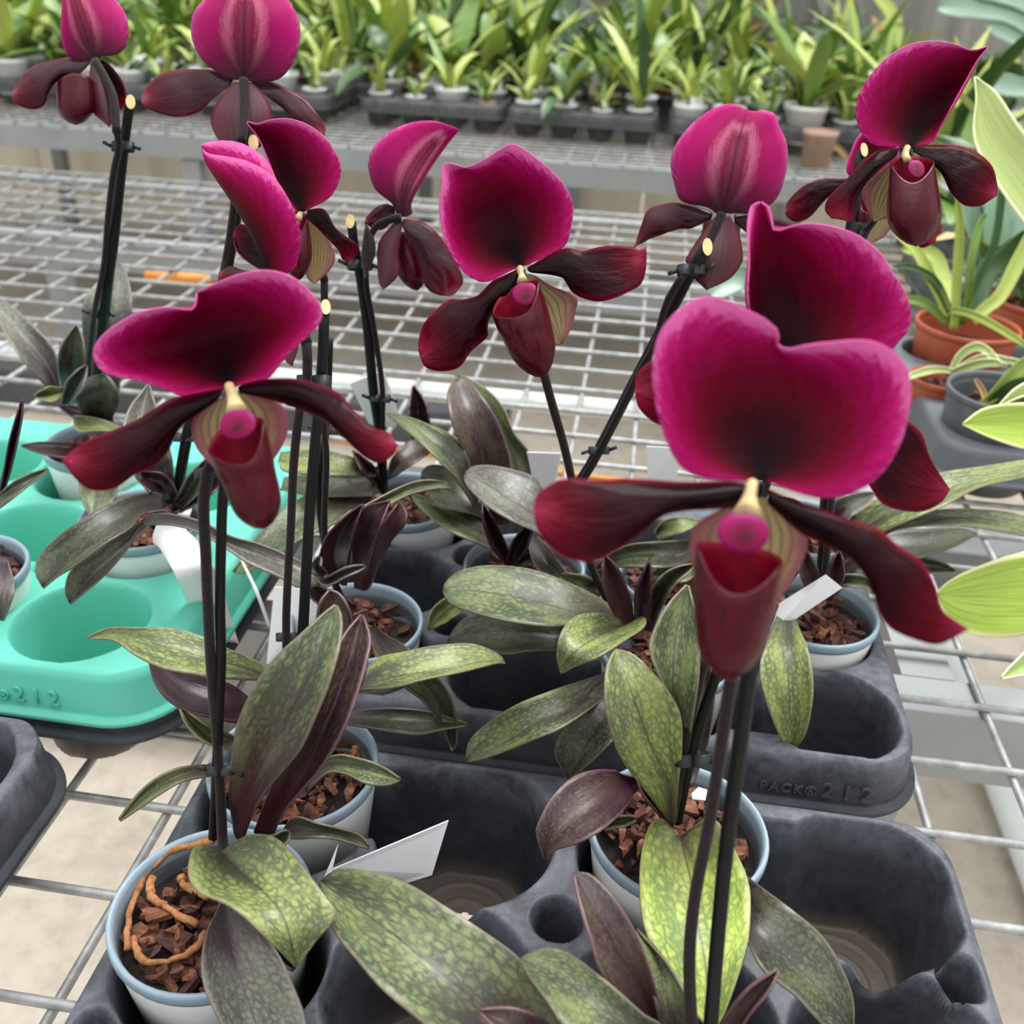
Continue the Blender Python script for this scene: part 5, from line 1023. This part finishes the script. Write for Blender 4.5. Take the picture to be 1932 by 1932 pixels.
def tag_mesh(name, seed):
    r = random.Random(seed); w, h, b_ = .015, r.uniform(.05, .085), r.uniform(-.3, .9); V = []
    for i in range(5):
        t = i/4; V += [(-w, math.sin(b_*t)*h*t, h*t*math.cos(b_*t)), (w, math.sin(b_*t)*h*t, h*t*math.cos(b_*t))]
    Fc = [(2*i, 2*i+1, 2*i+3, 2*i+2) for i in range(4)]
    me = bpy.data.meshes.new(name); me.from_pydata(V, [], Fc); me.materials.append(M['tag']); me.update(); return me
POTM = {'w': simple_pot_mesh('pot_white', .041, .07, 'pot'), 't': simple_pot_mesh('pot_terracotta', .045, .075, 'terra'), 'd': simple_pot_mesh('pot_dark', .045, .075, 'dkpot'), 'p': simple_pot_mesh('pot_pale_terracotta', .034, .06, 'terra2')}
TAGM = [tag_mesh('tag', s) for s in range(4)]
def kind(nm, mats, n, ln, w, el, droop, seeds, h=.055, spread=.012, prob=None):
    out = []
    for sd in range(seeds):
        r = random.Random(hash((len(nm), sd, n)) % 9999 + sd*13); lv = []
        for i in range(r.randint(*n)):
            az = i*2.4 + r.uniform(-.5, .5); m = r.choices(range(len(mats)), prob)[0]
            lv.append((strap_v(az, r.uniform(*el), r.uniform(*ln), r.uniform(*w), r.uniform(*droop), (r.uniform(-spread, spread), r.uniform(-spread, spread), h)), m))
        out.append(foliage_mesh(nm, lv, mats))
    return out
K = {
 'seed': kind('foliage_seedling', ['g_lime', 'g_mid', 'g_yel'], (5, 8), (.09, .18), (.008, .014), (.7, 1.45), (.3, 1.5), 5, prob=[6, 3, .6]),
 'broad': kind('foliage_broad', ['g_mid', 'g_deep', 'g_lime'], (5, 8), (.12, .23), (.017, .030), (.4, 1.4), (.3, 1.4), 4, h=.066, prob=[4, 3, 4]),
 'tall': kind('foliage_tall', ['g_lime', 'g_mid', 'g_deep'], (6, 10), (.2, .36), (.011, .020), (.8, 1.5), (.2, 1.1), 4, h=.066, prob=[6, 4, 2]),
 'yellow': kind('foliage_yellow', ['g_yel', 'g_lime', 'g_mid'], (5, 8), (.14, .28), (.012, .024), (.6, 1.4), (.2, 1.2), 3, h=.066, prob=[4, 3, 1]),
 'bulb': kind('foliage_pale', ['g_blue', 'g_mid', 'g_dry'], (5, 8), (.12, .24), (.018, .034), (.5, 1.4), (.4, 1.5), 3, h=.066, prob=[4, 3, 1]),
}
proto = {}
def young(kd, var, potk, loc, rz, sc, label, group, tagk=None):
    key = (kd, var, potk, tagk)
    if key not in proto:
        r = bpy.data.objects.new('young_plant', None); COL.objects.link(r); r.empty_display_size = .02
        ch = [('pot', POTM[potk]), ('foliage', K[kd][var])] + ([('plant_label', TAGM[tagk])] if tagk is not None else [])
        for nm, me in ch:
            o = bpy.data.objects.new(nm, me); COL.objects.link(o); o.parent = r
            if nm == 'plant_label': o.location = (.012, -.022, .045)
        proto[key] = r
    else:
        s = proto[key]; r = s.copy(); COL.objects.link(r)
        for c in list(s.children):
            o = c.copy(); COL.objects.link(o); o.parent = r
    r.location = loc; r.rotation_euler = (0, 0, rz); r.scale = (sc, sc, sc)
    return tag(r, label, 'young plant', group)
cf = [(x, y, .042) for x in (-.15, -.05, .05, .15) for y in (-.1, 0, .1)]
mef = tray_mesh('far_tray', cf, [], [], 'tray_far', res=.006)
R_ = random.Random(21)
rows = [(2.88, -2.36, 8, 12, [('seed', 7), ('broad', 2), ('tall', 1)], 'wwwwp', (.7, 1.35), 'front'),
        (3.24, -2.62, 9, 9, [('seed', 3), ('broad', 5), ('tall', 2)], 'wwwdt', (.75, 1.3), 'second'),
        (3.62, -2.9, 9, 7, [('broad', 4), ('tall', 4), ('yellow', 1), ('bulb', 2)], 'tdwt', (.75, 1.25), 'third'),
        (4.02, -3.1, 10, 6, [('tall', 4), ('broad', 3), ('yellow', 1), ('bulb', 2)], 'tdd', (.75, 1.3), 'last')]
desc = {'seed': 'small lime strap-leaved seedling', 'broad': 'young plant with broad green leaves', 'tall': 'taller plant with upright green straps', 'yellow': 'plant with yellowing strap leaves', 'bulb': 'plant with pale blue-green and dry leaves'}
for (y, x0, nt, npl, kds, pk, sc, rn) in rows:
    for k in range(nt):
        tx = x0 + k*.425 + R_.uniform(-.01, .01) + (.05 if k > 3 else 0)
        ty = y + R_.uniform(-.03, .03) + (.012*k if rn == 'front' else 0)
        o = tray(mef, (tx, ty, BZ), f'dusty black seedling tray in the {rn} row on the bench across the aisle', group=f'seedling trays in the {rn} row', solid=False)
        cells = cf[:]; R_.shuffle(cells)
        for (cx, cy, _) in cells[:npl]:
            kd = R_.choices([a for a, _ in kds], [w for _, w in kds])[0]; pt = R_.choice(pk)
            nm = {'w': 'white', 't': 'terracotta', 'd': 'dark', 'p': 'pale clay'}[pt]
            young(kd, R_.randrange(len(K[kd])), pt, (tx+cx, ty+cy, BZ+.034), R_.uniform(0, 6.28), R_.uniform(*sc),
                  f'{desc[kd]} in a {nm} pot, {rn} row across the aisle', f'{kd} plants in {nm} pots, {rn} row', R_.choice([None, 0, 1, 2, 3]) if pt in 'wp' else None)
# right half of the near bench: two trays of taller plants behind the terracotta pots
for k, (tx, ty) in enumerate([(.62, 1.5), (.66, 1.83), (1.06, 1.5), (1.1, 1.83)]):
    tray(mef, (tx, ty, BZ), 'black tray of taller plants behind the terracotta pots at right', group='trays behind the terracotta pots', solid=False)
    cells = cf[:]; R_.shuffle(cells)
    for (cx, cy, _) in cells[:7]:
        kd = R_.choice(['broad', 'tall', 'tall', 'bulb', 'seed']); pt = R_.choice('wtw'); nm = {'w': 'white', 't': 'terracotta'}[pt]
        young(kd, R_.randrange(len(K[kd])), pt, (tx+cx, ty+cy, BZ+.034), R_.uniform(0, 6.28), R_.uniform(.9, 1.15), f'{desc[kd]} in a {nm} pot beyond the terracotta pots', f'{kd} plants in {nm} pots at right', None)
# single things that stand out on the far bench
def solo(label, x, y, R, H, mat, leaves, bm='terra', name='potted_plant', z=0):
    r = empty(name, (x, y, BZ+z), label, 'potted plant')
    V, Fc = lathe_v([(.0005, 0), (R*.78, 0), (R*.94, H-.01), (R, H-.01), (R, H), (R*.9, H), (R*.86, H-.012), (.0005, H-.012)], (x, y, BZ+z), 28)
    mesh('pot', V, Fc, mat, r)
    for mid, w, d, m in leaves: leafd(r, mid, [w*.6, w, w*.8], [w*.6, w, w*.8], d, m, .008)
    return r
dY = lambda px, py, Y: float(Y/ray(px, py)[1])
solo('small pale clay pot at the front of the far bench between two right flowers', .425, 2.7, .044, .085, 'terra2',
     [('1525,255 1505,225 1480,200', 7, (2.6,), 'tag'), ('1528,255 1530,230 1540,195', 8, (2.6,), 'tag'), ('1535,255 1545,215 1570,180', 7, (2.6,), 'g_lime'), ('1540,262 1575,275 1605,305', 5, (2.6, 2.55), 'g_dry')])
solo('grey pot of blue-green leaves rising above the trays mid-way along the far bench', -.3, 3.45, .075, .16, 'dkpot',
     [('1065,100 1060,40 1030,20 985,8', 17, (3.35,), 'g_blue'), ('1070,100 1075,50 1065,-20', 16, (3.35,), 'g_deep'), ('1120,60 1150,30 1200,-20', 16, (3.35,), 'g_deep'), ('1072,90 1085,50 1090,25', 9, (3.35,), 'g_deep'), ('1080,120 1140,110 1185,75 1215,40', 12, (3.35,), 'g_blue')], z=.0)
solo('plant with long yellow leaves right of the second flower on the far bench', -1.0, 3.3, .06, .1, 'terra',
     [('600,110 590,60 565,25', 10, (3.3,), 'g_yel'), ('605,110 610,60 582,35', 9, (3.3,), 'g_yel'), ('602,110 640,80 660,60', 9, (3.3,), 'g_mid'), ('660,90 660,60 665,35', 10, (3.3,), 'g_deep')])
solo('plant with a dry straw-coloured leaf standing upright among the green on the far bench', -.78, 3.5, .06, .1, 'terra',
     [('785,100 790,50 800,10', 13, (3.5,), 'g_dry'), ('760,120 780,80 800,60', 8, (3.5,), 'g_mid')])
solo('tall plant with long arching green straps right of the middle of the far bench', .05, 3.1, .06, .1, 'dkpot',
     [('1265,220 1245,120 1240,0', 9, (3.1,), 'g_lime'), ('1270,220 1225,90 1215,-10', 7, (3.1,), 'g_lime'), ('1275,220 1290,130 1300,70', 12, (3.1,), 'g_lime'), ('1430,140 1410,90 1370,40', 8, (3.2,), 'g_mid'), ('1440,140 1480,90 1510,70', 11, (3.2,), 'g_lime')])
solo('tall dark green plant with a broad twisting leaf, right end of the far bench', .75, 3.5, .07, .12, 'dkpot',
     [('1640,150 1620,60 1610,0', 10, (3.4,), 'g_deep'), ('1660,130 1690,70 1680,20 1640,-20', 14, (3.4,), 'g_lime'), ('1660,140 1650,100 1655,70', 18, (3.4,), 'g_mid'), ('1590,130 1575,70 1510,45', 9, (3.4,), 'g_deep'), ('1500,35 1440,30 1410,-10', 7, (3.4,), 'g_deep')])
solo('plant with big grey-green lobed leaves hanging in at the upper right corner', 1.0, 2.75, .07, .14, 'dkpot',
     [('1960,60 1900,20 1830,10 1765,14', 26, (2.4,), 'g_blue'), ('1970,20 1900,-20 1820,-30', 30, (2.4,), 'g_blue'), ('1960,90 1900,60 1860,45', 18, (2.4,), 'g_blue'), ('1960,170 1900,160 1850,150', 22, (2.4,), 'g_blue')])
solo('clay-potted plant with one pale grey-green leaf showing behind the stake of the right back-view flower', .22, 1.02, .035, .07, 'terra2',
     [('1440,560 1410,525 1370,535 1340,560', 24, (1.02, .98), 'g_blue')])

# ------------------------------------------------------------------ light
w = bpy.data.worlds.new('overcast_sky'); SC.world = w; w.use_nodes = True; nt = w.node_tree
bg = nt.nodes['Background']; tc = nt.nodes.new('ShaderNodeTexCoord'); sp = nt.nodes.new('ShaderNodeSeparateXYZ'); rp = nt.nodes.new('ShaderNodeValToRGB')
nt.links.new(tc.outputs['Generated'], sp.inputs[0]); nt.links.new(sp.outputs[2], rp.inputs[0]); nt.links.new(rp.outputs[0], bg.inputs[0])
for pos, c in ((0.0, .44), (.45, .6), (.8, 1.0), (1.0, 1.9)):
    el = rp.color_ramp.elements[0] if pos == 0 else (rp.color_ramp.elements[-1] if pos == 1 else rp.color_ramp.elements.new(pos)); el.color = (c, c, c*.99, 1); el.position = pos
bg.inputs[1].default_value = 1.15
sd = bpy.data.lights.new('daylight', 'SUN'); so = bpy.data.objects.new('daylight', sd); COL.objects.link(so)
sd.energy = 1.7; sd.angle = math.radians(30); so.rotation_euler = (math.radians(-28), math.radians(14), 0); so.location = (0, 0, 4)
SC.view_settings.view_transform = 'Standard'; SC.view_settings.look = 'None'; SC.view_settings.gamma = 1; SC.view_settings.use_curve_mapping = False
SC.view_settings.exposure = 0.65
